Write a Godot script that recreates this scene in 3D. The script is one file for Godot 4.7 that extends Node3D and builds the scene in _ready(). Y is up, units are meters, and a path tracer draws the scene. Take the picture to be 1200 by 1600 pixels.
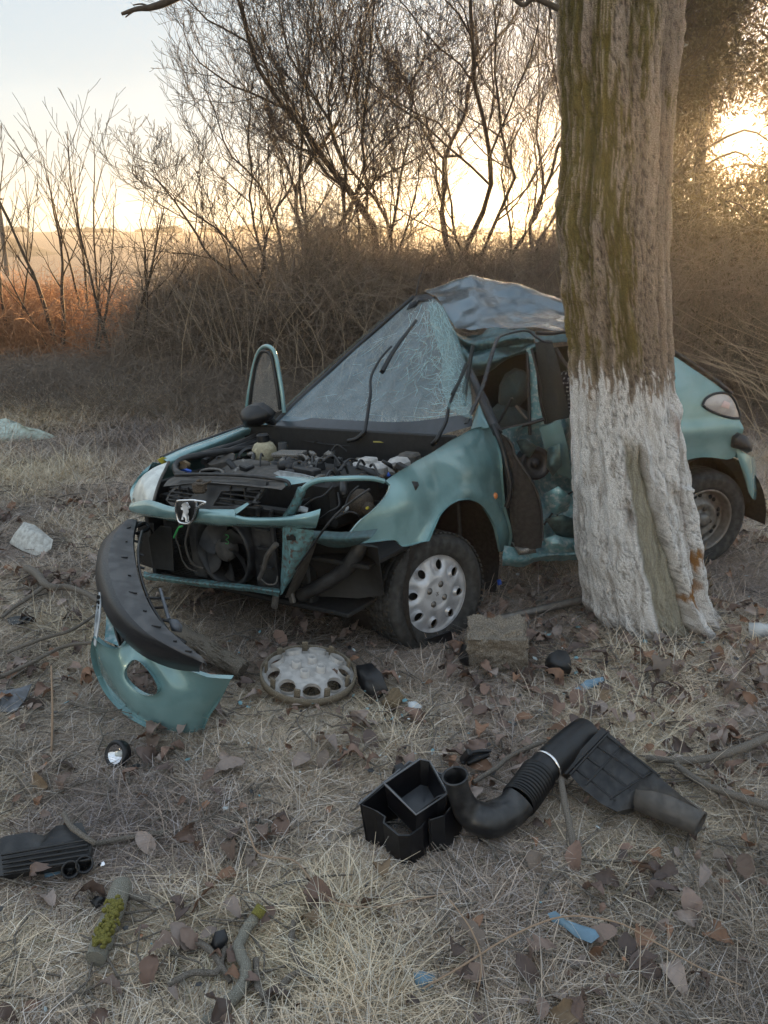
extends Node3D
# A wrecked hatchback wrapped round a whitewashed roadside tree, low winter sun behind the hedge.

var rng := RandomNumberGenerator.new()
var nz := FastNoiseLite.new()
var nf := FastNoiseLite.new()
var m := {}
var tx := {}
var cam_pos := Vector3(0, 1.8, 0)
const SUN := Vector3(.3673, .1085, -.9237)

func v(x: float, y: float, z: float) -> Vector3:
	return Vector3(x, y, z)

func P2(a: Array) -> PackedVector2Array:
	var o := PackedVector2Array()
	for i in range(0, a.size(), 2):
		o.append(Vector2(a[i], a[i + 1]))
	return o

# ---------- tree of nodes
var taken := {}
func numbered(called: String) -> String:
	if not taken.has(called):
		taken[called] = 0
		return called
	taken[called] += 1
	return "%s_%03d" % [called, taken[called]]

func tag(o: Node3D, label: String, category := "", group := "", kind := "") -> Node3D:
	if label: o.set_meta("label", label)
	if category: o.set_meta("category", category)
	if group: o.set_meta("group", group)
	if kind: o.set_meta("kind", kind)
	return o

func thing(called: String, label: String, category: String, at := Vector3.ZERO, group := "") -> Node3D:
	var o := Node3D.new()
	o.name = numbered(called)
	add_child(o, true)
	o.position = at
	tag(o, label, category, group)
	return o

func put(called: String, mesh: Mesh, material: Material, parent: Node3D = null) -> MeshInstance3D:
	var o := MeshInstance3D.new()
	o.mesh = mesh
	o.material_override = material
	if parent:
		var name_it := called
		var k := 0
		while parent.has_node(NodePath(name_it)):
			k += 1
			name_it = "%s_%03d" % [called, k]
		o.name = name_it
		parent.add_child(o, true)
	else:
		o.name = numbered(called)
		add_child(o, true)
	return o

func obj(called: String, st: SurfaceTool, material: Material, parent: Node3D = null, smooth := true) -> MeshInstance3D:
	st.generate_normals()
	return put(called, st.commit(), material, parent)

func stuff(called: String, mesh: Mesh, material: Material, where: Array, tints: Array, parent: Node3D = null) -> MultiMeshInstance3D:
	var mm := MultiMesh.new()
	mm.transform_format = MultiMesh.TRANSFORM_3D
	mm.use_colors = tints.size() > 0
	mm.mesh = mesh
	mm.instance_count = where.size()
	for i in where.size():
		mm.set_instance_transform(i, where[i])
		if tints.size() > 0:
			mm.set_instance_color(i, tints[i])
	var o := MultiMeshInstance3D.new()
	o.multimesh = mm
	o.material_override = material
	if parent:
		o.name = called
		parent.add_child(o, true)
	else:
		o.name = numbered(called)
		add_child(o, true)
	o.set_meta("kind", "stuff")
	return o

# ---------- shapes
func S() -> SurfaceTool:
	var st := SurfaceTool.new()
	st.begin(Mesh.PRIMITIVE_TRIANGLES)
	st.set_smooth_group(0)
	return st

func tri(st: SurfaceTool, a: Vector3, b: Vector3, c: Vector3) -> void:
	st.add_vertex(a); st.add_vertex(b); st.add_vertex(c)

func quad(st: SurfaceTool, a: Vector3, b: Vector3, c: Vector3, d: Vector3) -> void:
	tri(st, a, b, c)
	tri(st, a, c, d)

# a bevelled box: s is its full size
func box(st: SurfaceTool, at: Vector3, s: Vector3, turn := Basis(), bev := .006) -> void:
	st.set_smooth_group(-1)
	var h := s / 2.0
	var b: float = min(bev, min(h.x, min(h.y, h.z)) * .45)
	var c := []
	for i in 8:
		var g := Vector3(1 if i & 1 else -1, 1 if i & 2 else -1, 1 if i & 4 else -1)
		c.append([at + turn * (g * (h - Vector3(0, b, b))), at + turn * (g * (h - Vector3(b, 0, b))), at + turn * (g * (h - Vector3(b, b, 0)))])
	for f in [[0, 4, 6, 2, 0], [1, 3, 7, 5, 0], [0, 1, 5, 4, 1], [2, 6, 7, 3, 1], [0, 2, 3, 1, 2], [4, 5, 7, 6, 2]]:
		quad(st, c[f[0]][f[4]], c[f[1]][f[4]], c[f[2]][f[4]], c[f[3]][f[4]])
	for e in [[0, 1, 1, 2], [2, 3, 2, 1], [4, 5, 2, 1], [6, 7, 1, 2], [0, 2, 2, 0], [1, 3, 0, 2], [4, 6, 0, 2], [5, 7, 2, 0], [0, 4, 0, 1], [1, 5, 1, 0], [2, 6, 1, 0], [3, 7, 0, 1]]:
		quad(st, c[e[0]][e[2]], c[e[0]][e[3]], c[e[1]][e[3]], c[e[1]][e[2]])
	for i in 8:
		if i in [0, 3, 5, 6]: tri(st, c[i][0], c[i][1], c[i][2])
		else: tri(st, c[i][0], c[i][2], c[i][1])
	st.set_smooth_group(0)

func frame_of(d: Vector3) -> Array:
	var a := d.cross(Vector3.UP if abs(d.y) < .95 else Vector3.RIGHT).normalized()
	return [a, a.cross(d).normalized()]

func smoothed(p: Array, n: int) -> Array:
	var o := []
	for i in p.size() - 1:
		var a = p[max(i - 1, 0)]
		var d = p[min(i + 2, p.size() - 1)]
		for k in n:
			o.append(p[i].cubic_interpolate(p[i + 1], a, d, float(k) / n))
	o.append(p[-1])
	return o

# r0 -> r1 along p; ripple makes bellows
func tube(st: SurfaceTool, p: Array, r0: float, r1 := -1.0, sides := 8, caps := true, radii := []) -> void:
	if r1 < 0: r1 = r0
	var last := p.size() - 1
	var rings := []
	var pa := Vector3.ZERO
	for i in p.size():
		var d: Vector3 = ((p[min(i + 1, last)] - p[max(i - 1, 0)]) as Vector3).normalized()
		if pa == Vector3.ZERO:
			pa = frame_of(d)[0]
		pa = (pa - d * pa.dot(d)).normalized()
		var pb := d.cross(pa)
		var r: float = radii[i] if radii.size() else lerpf(r0, r1, float(i) / last)
		var ring := []
		for k in sides:
			var t := TAU * k / sides
			ring.append(p[i] + (pa * cos(t) + pb * sin(t)) * r)
		rings.append(ring)
	for i in last:
		for k in sides:
			var k2 := (k + 1) % sides
			quad(st, rings[i][k], rings[i][k2], rings[i + 1][k2], rings[i + 1][k])
	if caps:
		st.set_smooth_group(-1)
		for k in range(1, sides - 1):
			tri(st, rings[0][0], rings[0][k + 1], rings[0][k])
			tri(st, rings[last][0], rings[last][k], rings[last][k + 1])
		st.set_smooth_group(0)

# a band (flat strip) along p, wide across w
func band(st: SurfaceTool, p: Array, across: Array, thick := .004) -> void:
	for i in p.size() - 1:
		var a0: Vector3 = p[i] - across[i]
		var b0: Vector3 = p[i] + across[i]
		var a1: Vector3 = p[i + 1] - across[i + 1]
		var b1: Vector3 = p[i + 1] + across[i + 1]
		var nn: Vector3 = (b0 - a0).cross(a1 - a0).normalized() * thick
		quad(st, a0 + nn, b0 + nn, b1 + nn, a1 + nn)
		quad(st, a1 - nn, b1 - nn, b0 - nn, a0 - nn)
		quad(st, b0 + nn, b0 - nn, b1 - nn, b1 + nn)
		quad(st, a1 + nn, a1 - nn, a0 - nn, a0 + nn)

# profile of (radius, height) turned about y of xf
func lathe(st: SurfaceTool, xf: Transform3D, prof: Array, sides := 24, hard := false) -> void:
	for i in prof.size() - 1:
		if hard: st.set_smooth_group(i % 2 + 1)
		for k in sides:
			var a := TAU * k / sides
			var b := TAU * (k + 1) / sides
			var p = prof[i]
			var q = prof[i + 1]
			quad(st, xf * v(p.x * cos(a), p.y, p.x * sin(a)), xf * v(p.x * cos(b), p.y, p.x * sin(b)), xf * v(q.x * cos(b), q.y, q.x * sin(b)), xf * v(q.x * cos(a), q.y, q.x * sin(a)))
	st.set_smooth_group(0)

# y of the returned basis points along d
func along(d: Vector3, at: Vector3) -> Transform3D:
	d = d.normalized()
	var f := frame_of(d)
	return Transform3D(Basis(f[0], d, f[0].cross(d)), at)

# a smooth surface through rows of points; bump moves each point along its normal
func loft(st: SurfaceTool, rows: Array, nu := 4, nv := 4, amp := 0.0, freq := 6.0, off := 0.0) -> void:
	var a := []
	for r in rows:
		a.append(smoothed(r, nu))
	var cols := []
	for j in a[0].size():
		var c := []
		for i in a.size():
			c.append(a[i][j])
		cols.append(smoothed(c, nv))
	var w: int = cols.size()
	var h: int = cols[0].size()
	var g := []
	for j in w:
		var c := []
		for i in h:
			var du: Vector3 = cols[min(j + 1, w - 1)][i] - cols[max(j - 1, 0)][i]
			var dv: Vector3 = cols[j][min(i + 1, h - 1)] - cols[j][max(i - 1, 0)]
			var p: Vector3 = cols[j][i]
			var nn := du.cross(dv).normalized()
			if amp > 0:
				p += nn * crease(p * freq) * amp
			c.append(p + nn * off)
		g.append(c)
	for j in w - 1:
		for i in h - 1:
			quad(st, g[j][i], g[j + 1][i], g[j + 1][i + 1], g[j][i + 1])

# folds like those of crushed sheet metal, -1..1
func crease(p: Vector3) -> float:
	var a := nz.get_noise_3dv(p * 20.0)
	var b := nz.get_noise_3dv(p * 47.0 + v(31, 7, 3))
	return (1.0 - 4.0 * abs(a)) * .6 + b * .5

# outline (and holes) in two dimensions, cut to a grid, each point placed by fn
func panel(st: SurfaceTool, outline: PackedVector2Array, holes: Array, fn: Callable, step: float, rim := .012) -> void:
	var lo := outline[0]
	var hi := outline[0]
	for p in outline:
		lo = lo.min(p)
		hi = hi.max(p)
	var nx := int(ceil((hi.x - lo.x) / step))
	var ny := int(ceil((hi.y - lo.y) / step))
	var pieces := []
	for i in nx:
		for j in ny:
			var a := lo + Vector2(i, j) * step
			var cell := PackedVector2Array([a, a + Vector2(step, 0), a + Vector2(step, step), a + Vector2(0, step)])
			for q in Geometry2D.intersect_polygons(outline, cell):
				pieces.append(q)
	for hole in holes:
		var next := []
		for q in pieces:
			next.append_array(Geometry2D.clip_polygons(q, hole))
		pieces = next
	for q in pieces:
		if Geometry2D.is_polygon_clockwise(q):
			q.reverse()
		var ids := Geometry2D.triangulate_polygon(q)
		for k in range(0, ids.size(), 3):
			tri(st, fn.call(q[ids[k]].snappedf(.0002)), fn.call(q[ids[k + 1]].snappedf(.0002)), fn.call(q[ids[k + 2]].snappedf(.0002)))
	if rim > 0:
		st.set_smooth_group(3)
		for loop in [outline] + holes:
			for i in loop.size():
				var a: Vector2 = loop[i]
				var b: Vector2 = loop[(i + 1) % loop.size()]
				var n := int(ceil(a.distance_to(b) / step))
				for k in n:
					var s := a.lerp(b, float(k) / n)
					var e := a.lerp(b, float(k + 1) / n)
					var ps: Vector3 = fn.call(s)
					var pe: Vector3 = fn.call(e)
					var t := .001
					var ns: Vector3 = ((fn.call(s + Vector2(t, 0)) - ps) as Vector3).cross(fn.call(s + Vector2(0, t)) - ps).normalized()
					var ne: Vector3 = ((fn.call(e + Vector2(t, 0)) - pe) as Vector3).cross(fn.call(e + Vector2(0, t)) - pe).normalized()
					quad(st, ps, pe, pe - ne * rim, ps - ns * rim)
		st.set_smooth_group(0)

# fills a ring of points towards its middle; bulge along up, thick gives it a back
func patch(st: SurfaceTool, ring: Array, bulge := 0.0, up := Vector3.ZERO, thick := .004, amp := 0.0, freq := 5.0, rings := 4) -> void:
	var c := Vector3.ZERO
	for p in ring: c += p
	c /= ring.size()
	var nn := Vector3.ZERO
	for i in ring.size():
		nn += (ring[i] - c).cross(ring[(i + 1) % ring.size()] - c)
	nn = nn.normalized()
	if up != Vector3.ZERO and nn.dot(up) < 0: nn = -nn
	var sign_n := nn
	var all := []
	for k in rings + 1:
		var f := 1.0 - float(k) / rings
		var row := []
		for p in ring:
			var q: Vector3 = c + (p - c) * f + nn * bulge * (1.0 - f * f)
			if amp > 0: q += nn * crease(q * freq) * amp
			row.append(q)
		all.append(row)
	var n := ring.size()
	for side in ([0, 1] if thick > 0 else [0]):
		var o: Vector3 = -sign_n * thick * side
		for k in rings:
			for i in n:
				var i2 := (i + 1) % n
				if side == 0: quad(st, all[k][i] + o, all[k][i2] + o, all[k + 1][i2] + o, all[k + 1][i] + o)
				else: quad(st, all[k + 1][i] + o, all[k + 1][i2] + o, all[k][i2] + o, all[k][i] + o)
	if thick > 0:
		st.set_smooth_group(5)
		for i in n:
			var i2 := (i + 1) % n
			quad(st, all[0][i2], all[0][i], all[0][i] - sign_n * thick, all[0][i2] - sign_n * thick)
		st.set_smooth_group(0)

func ellipse(c: Vector2, rx: float, ry: float, n := 20, turn := 0.0) -> PackedVector2Array:
	var o := PackedVector2Array()
	for i in n:
		o.append(c + Vector2(rx * cos(TAU * i / n), ry * sin(TAU * i / n)).rotated(turn))
	return o

# height of the ground
func gh(x: float, z: float) -> float:
	var far := clampf((-z - 6.0) / 3.0, 0, 1) * clampf((15.0 + z) / 3.0, 0, 1)
	var bank := exp(-pow((z + 9.2 + .12 * x) / 1.1, 2)) * .28 * clampf((2.6 - x) / 2.0, 0, 1)
	return nz.get_noise_2d(x * 9.0, z * 9.0) * .05 * (1.0 if z > -14 else .4) + nz.get_noise_2d(x * 40.0, z * 40.0) * .02 + bank + far * nz.get_noise_2d(x * 5.0 + 40, z * 5.0) * .12 - .01

# ---------- materials
func lin(r: float, g: float, b: float, a := 1.0) -> Color:
	var c := Color(r, g, b).linear_to_srgb()
	c.a = a
	return c

func noise_tex(freq: float, lo: Color, hi: Color, oct := 4, as_normal := false, bump := 4.0, low := .3, high := .7, size := 512, sd := 1) -> NoiseTexture2D:
	var t := NoiseTexture2D.new()
	t.width = size
	t.height = size
	t.seamless = true
	var n := FastNoiseLite.new()
	n.seed = sd
	n.noise_type = FastNoiseLite.TYPE_SIMPLEX_SMOOTH
	n.frequency = freq
	n.fractal_octaves = oct
	t.noise = n
	if as_normal:
		t.as_normal_map = true
		t.bump_strength = bump
	else:
		var r := Gradient.new()
		r.offsets = PackedFloat32Array([low, high])
		r.colors = PackedColorArray([lo, hi])
		t.color_ramp = r
	return t

func mat(c: Color, rough := .7, metal := 0.0, tex := "", scale := 4.0, normal := "", depth := 1.0) -> StandardMaterial3D:
	var o := StandardMaterial3D.new()
	o.albedo_color = c
	o.roughness = rough
	o.metallic = metal
	o.cull_mode = BaseMaterial3D.CULL_DISABLED
	if tex or normal:
		o.uv1_triplanar = true
		o.uv1_scale = Vector3.ONE * scale
	if tex: o.albedo_texture = tx[tex]
	if normal:
		o.normal_enabled = true
		o.normal_texture = tx[normal]
		o.normal_scale = depth
	return o

func dusty(o: StandardMaterial3D, which := "dust", mask := "") -> StandardMaterial3D:
	o.detail_enabled = true
	o.detail_albedo = tx[which]
	o.detail_blend_mode = BaseMaterial3D.BLEND_MODE_MIX
	o.uv1_triplanar = true
	return o

func materials() -> void:
	tx.mottle = noise_tex(.012, Color(.78, .77, .76), Color(1, 1, 1), 5)
	tx.soft = noise_tex(.006, Color(.86, .86, .86), Color(1, 1, 1), 4)
	tx.grit = noise_tex(.06, Color(.55, .53, .5), Color(1, 1, 1), 4)
	tx.bumps = noise_tex(.03, Color.BLACK, Color.WHITE, 4, true, 6.0)
	tx.fine = noise_tex(.12, Color.BLACK, Color.WHITE, 3, true, 4.0)
	tx.dust = noise_tex(.006, Color(.5, .49, .48, .0), Color(.52, .51, .5, .13), 3, false, 0, .3, .8)
	tx.heavy = noise_tex(.007, Color(.4, .37, .34, .2), Color(.45, .42, .39, .5), 3, false, 0, .25, .8)
	tx.scuff = noise_tex(.02, Color(.6, .65, .67, .0), Color(.66, .7, .72, .75), 5, false, 0, .55, .68, 512, 9)
	tx.rust = noise_tex(.016, Color(.3, .16, .08, .0), Color(.33, .17, .09, .9), 5, false, 0, .58, .7)
	m.paint = dusty(mat(lin(.205, .37, .385), .26, .33, "soft", 1.5))
	m.paint.clearcoat_enabled = true
	m.paint.clearcoat = .7
	m.paint.clearcoat_roughness = .12
	m.paint_dirty = dusty(mat(lin(.14, .3, .33), .36, .35, "soft", 3.0), "scuff")
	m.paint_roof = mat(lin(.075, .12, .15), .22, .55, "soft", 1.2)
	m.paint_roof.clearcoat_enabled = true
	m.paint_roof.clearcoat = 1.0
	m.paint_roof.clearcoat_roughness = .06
	m.paint_rusty = dusty(mat(lin(.13, .27, .29), .5, .1, "mottle", 4.0), "rust")
	m.crushed = dusty(mat(lin(.06, .12, .13), .35, .5, "mottle", 5.0), "dust")
	m.black = mat(lin(.009, .0095, .012), .42, 0, "mottle", 4.0, "fine", .25)
	m.black_dusty = dusty(mat(lin(.012, .0125, .015), .5, 0, "mottle", 3.0, "fine", .3), "dust")
	m.strip = dusty(mat(lin(.013, .015, .02), .45, 0, "mottle", 2.0, "fine", .4))
	m.grey_dusty = dusty(mat(lin(.05, .05, .05), .8, 0, "mottle", 4.0), "heavy")
	m.rubber = mat(lin(.02, .02, .02), .75, 0, "mottle", 6.0)
	m.tyre = dusty(mat(lin(.024, .023, .022), .85, 0, "mottle", 5.0, "fine", .5), "dust")
	m.dark = mat(lin(.008, .008, .008), .9)
	m.mud = mat(lin(.034, .029, .026), .95, 0, "mottle", 5.0, "bumps", .8)
	m.silver = mat(lin(.56, .56, .58), .36, .45, "soft", 3.0)
	m.emblem = mat(lin(.72, .73, .75), .3, .3)
	m.rim_line = mat(lin(.12, .125, .135), .45)
	m.tray_floor = mat(lin(.03, .034, .042), .28, 0, "soft", 4.0)
	m.steel = dusty(mat(lin(.2, .19, .18), .5, .6, "mottle", 4.0), "heavy")
	m.alu = mat(lin(.32, .31, .3), .5, .6, "grit", 6.0)
	m.chrome = mat(lin(.75, .75, .77), .12, 1.0)
	m.cream = mat(lin(.42, .38, .26), .5, 0, "mottle", 6.0)
	m.hub_white = dusty(mat(lin(.52, .5, .48), .5, 0, "soft", 6.0))
	m.orange = mat(lin(.6, .2, .06), .3)
	m.white = mat(lin(.55, .58, .6), .7, 0, "soft", 6.0)
	m.lens = mat(lin(.62, .64, .6), .25, 0, "soft", 4.0)
	m.lens.clearcoat_enabled = true
	m.tail = mat(lin(.5, .45, .43), .2, 0, "soft", 4.0)
	m.red = mat(lin(.56, .4, .38), .25)
	m.fabric = mat(lin(.05, .06, .065), .95, 0, "grit", 8.0, "fine", .6)
	m.seat = mat(lin(.09, .12, .12), .95, 0, "grit", 8.0, "fine", .6)
	m.yellow = mat(lin(.5, .4, .04), .6)
	m.faded_yellow = mat(lin(.25, .21, .05), .7)
	m.blue = mat(lin(.03, .1, .45), .4)
	m.green = mat(lin(.04, .3, .08), .6)
	m.film = mat(lin(.14, .24, .32), .4, 0, "soft", 5.0)
	m.brownpart = mat(lin(.11, .085, .065), .7, .2, "grit", 5.0)
	m.blotch = mat(lin(.014, .014, .016), .45, 0, "mottle", 3.0, "bumps", .3)
	var g := mat(lin(.62, .84, .95, .23), .08, 0, "soft", 2.0)
	g.transparency = BaseMaterial3D.TRANSPARENCY_ALPHA
	m.screen = g
	var g2 := mat(lin(.75, .8, .8, .1), .03)
	g2.transparency = BaseMaterial3D.TRANSPARENCY_ALPHA
	m.glass = g2
	m.crack = mat(lin(.6, .78, .8), .4)
	m.crack.backlight_enabled = true
	m.crack.backlight = Color(.5, .6, .6)
	m.soil = mat(lin(.2, .16, .125), .97, 0, "grit", .9, "bumps", 1.0)
	m.vert = mat(Color.WHITE, .85)
	m.vert.vertex_color_use_as_albedo = true
	m.straw = mat(Color.WHITE, .8)
	m.straw.vertex_color_use_as_albedo = true
	m.straw.backlight_enabled = true
	m.straw.backlight = Color(.55, .48, .38)
	m.leaf = mat(Color.WHITE, .75)
	m.leaf.vertex_color_use_as_albedo = true
	m.leaf.backlight_enabled = true
	m.leaf.backlight = Color(.12, .1, .08)
	m.bark = mat(Color.WHITE, .93, 0, "grit", 7.0, "bumps", 1.0)
	m.bark.vertex_color_use_as_albedo = true
	m.twig = mat(lin(.075, .055, .04), .9, 0, "mottle", 6.0)
	m.cane = mat(lin(.205, .172, .142), .9)
	m.cane.vertex_color_use_as_albedo = true
	m.bark_plain = mat(lin(.15, .12, .095), .93, 0, "grit", 7.0, "bumps", 1.0)
	m.straw_plain = mat(lin(.34, .27, .19), .85)
	m.evergreen = mat(lin(.085, .066, .034), .8)
	m.evergreen.vertex_color_use_as_albedo = true
	m.evergreen.backlight_enabled = true
	m.evergreen.backlight = Color(.5, .36, .14)
	m.bark_log = mat(lin(.24, .21, .175), .95, 0, "grit", 7.0, "bumps", 1.0)
	m.bark_log.heightmap_enabled = false
	m.dry_stem = mat(lin(.27, .19, .13), .85)
	m.stick = mat(lin(.22, .195, .17), .9, 0, "grit", 9.0, "bumps", .8)
	m.lichen = mat(lin(.3, .29, .25), .95, 0, "grit", 10.0, "bumps", .8)
	m.moss = mat(lin(.25, .23, .05), .95, 0, "grit", 12.0, "bumps", 1.0)
	m.wood = mat(lin(.26, .19, .115), .85, 0, "grit", 8.0, "bumps", .8)
	m.concrete = mat(lin(.3, .26, .215), .95, 0, "grit", 5.0, "bumps", 1.0)
	m.field = mat(lin(.24, .18, .15), .97, 0, "grit", .35, "bumps", 1.0)
	m.dark_grey = mat(lin(.012, .012, .013), .65, 0, "mottle", 4.0)
	m.strip_top = dusty(mat(lin(.06, .06, .064), .6, 0, "soft", 3.0))
	m.bumper_black = mat(lin(.01, .011, .015), .4, 0, "soft", 2.0, "fine", .3)
	m.black_gloss = mat(lin(.006, .0065, .009), .28, 0, "mottle", 4.0, "fine", .15)
	m.black_hose = dusty(mat(lin(.01, .011, .014), .36, 0, "mottle", 5.0, "bumps", .15), "dust")
	m.black_worn = dusty(mat(lin(.012, .013, .017), .45, 0, "mottle", 5.0, "fine", .3), "dust")
	m.black_worn.uv1_scale = Vector3.ONE * 9.0
	m.chip = mat(Color.WHITE, .3)
	m.chip.vertex_color_use_as_albedo = true
	m.snout = dusty(mat(lin(.05, .05, .052), .65, 0, "mottle", 5.0, "fine", .3), "heavy")
	m.hub_dirty = mat(lin(.26, .22, .165), .85, 0, "grit", 8.0, "bumps", .5)
	m.grey_plastic = dusty(mat(lin(.12, .13, .15), .6, 0, "mottle", 5.0), "dust")
	m.rag = mat(lin(.5, .5, .47), .6, 0, "mottle", 5.0, "bumps", .6)
	m.pale_sheet = mat(lin(.5, .6, .55), .6, 0, "mottle", 3.0, "bumps", .6)
	m.wood_pale = mat(lin(.5, .4, .26), .85)
	m.bottle = mat(lin(.7, .74, .76, .45), .12)
	m.bottle.transparency = BaseMaterial3D.TRANSPARENCY_ALPHA
	m.crazed = mat(lin(.4, .66, .7, .42), .5, 0, "grit", 14.0, "bumps", 1.0)
	m.crazed.transparency = BaseMaterial3D.TRANSPARENCY_ALPHA
	m.crazed.backlight_enabled = true
	m.crazed.backlight = Color(.5, .6, .6)
	m.mirror_pane = m.glass
	m.checked = mat(Color.WHITE, .95)
	var ch := Image.create(32, 32, false, Image.FORMAT_RGB8)
	ch.fill(Color(.1, .11, .16))
	for i in 4:
		for j in 4:
			ch.fill_rect(Rect2i(i * 8, j * 8, 3, 3), Color(.75, .77, .82))
	m.checked.albedo_texture = ImageTexture.create_from_image(ch)
	m.checked.uv1_triplanar = true
	m.checked.uv1_scale = Vector3.ONE * 11.0
	for k in 4:
		m["leaf_%d" % k] = mat([lin(.15, .1, .075), lin(.2, .155, .125), lin(.11, .078, .066), lin(.22, .15, .09)][k], .75, 0, "mottle", 14.0, "bumps", .6)

# bends the soft corners of an outline into curves, keeps the sharp ones
func curvy(p: PackedVector2Array, sharp := 42.0) -> PackedVector2Array:
	var n := p.size()
	var hard := []
	for i in n:
		var a := p[i] - p[(i + n - 1) % n]
		var b := p[(i + 1) % n] - p[i]
		hard.append(absf(rad_to_deg(a.angle_to(b))) > sharp)
	var o := PackedVector2Array()
	for i in n:
		var i1 := (i + 1) % n
		var pre: Vector2 = p[i] if hard[i] else p[(i + n - 1) % n]
		var post: Vector2 = p[i1] if hard[i1] else p[(i + 2) % n]
		for k in 3:
			o.append(p[i].cubic_interpolate(p[i1], pre, post, k / 3.0))
	return o


# ---------- the place
func _ready() -> void:
	rng.seed = 20240213
	nz.seed = 5
	nz.frequency = .05
	nz.fractal_octaves = 3
	nf.seed = 11
	nf.noise_type = FastNoiseLite.TYPE_SIMPLEX_SMOOTH
	nf.frequency = 1.0
	nf.fractal_octaves = 4
	var cam := Camera3D.new()
	cam.name = "camera"
	cam.fov = 63.215
	cam.near = .05
	cam.far = 3000
	add_child(cam)
	cam.position = cam_pos
	cam.rotation_degrees = Vector3(-18.62, 0, 0)
	var env := Environment.new()
	env.background_mode = Environment.BG_SKY
	env.sky = Sky.new()
	var pan := PanoramaSkyMaterial.new()
	pan.panorama = sky_picture()
	env.sky.sky_material = pan
	env.tonemap_mode = Environment.TONE_MAPPER_LINEAR
	env.tonemap_exposure = 5.7
	env.sdfgi_enabled = true
	env.ssao_enabled = true
	env.ssil_enabled = true
	env.volumetric_fog_enabled = true
	env.volumetric_fog_density = .0012
	env.volumetric_fog_albedo = Color(.99, .97, .93)
	env.volumetric_fog_anisotropy = .72
	var we := WorldEnvironment.new()
	we.name = "air"
	we.environment = env
	add_child(we)
	var sun := DirectionalLight3D.new()
	sun.name = "sun"
	sun.light_color = Color(1, .83, .6)
	sun.light_energy = 1.6
	sun.light_angular_distance = .5
	sun.shadow_enabled = true
	add_child(sun)
	sun.look_at_from_position(SUN * 50, Vector3.ZERO)
	materials()
	ground()
	big_tree()
	bare_trees()
	thicket()
	evergreens()
	var mist := FogVolume.new()
	mist.name = "mist"
	mist.size = v(9, 6, 7)
	mist.position = v(5.6, 2.9, -10.6)
	var fm := FogMaterial.new()
	fm.density = .012
	fm.albedo = Color(.98, .94, .88)
	mist.material = fm
	add_child(mist)
	tag(mist, "", "", "", "stuff")
	car()
	bumper()
	debris()
	litter()
	grass()

func sky_picture() -> ImageTexture:
	var w := 768
	var h := 384
	var im := Image.create(w, h, false, Image.FORMAT_RGBF)
	var cl := FastNoiseLite.new()
	cl.seed = 3
	cl.frequency = 1.6
	cl.fractal_octaves = 4
	for j in h:
		var pol := PI * (j + .5) / h
		for i in w:
			var az := TAU * ((i + .5) / w - .5)
			var d := Vector3(sin(az) * sin(pol), cos(pol), -cos(az) * sin(pol))
			var up: float = max(d.y, 0.0)
			var c := Vector3(.97, .9, .68).lerp(Vector3(.5, .61, .7), 1.0 - exp(-up * 11.0))
			c = c.lerp(Vector3(.6, .74, .9), smoothstep(.25, .9, up) * .8)
			var a := rad_to_deg(acos(clampf(d.dot(SUN.normalized()), -1, 1)))
			c += Vector3(1.0, .78, .45) * (60.0 * exp(-pow(a / 1.3, 2)) + 3.0 * exp(-a / 3.5)) + Vector3(1.0, .91, .78) * .75 * exp(-a / 13.0)
			var n := cl.get_noise_3dv(Vector3(d.x, d.y * 3.5, d.z))
			c += Vector3(.3, .29, .27) * smoothstep(.0, .5, n) * smoothstep(.05, .35, up)
			c *= .215
			im.set_pixel(i, j, Color(c.x, c.y, c.z))
	return ImageTexture.create_from_image(im)

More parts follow.
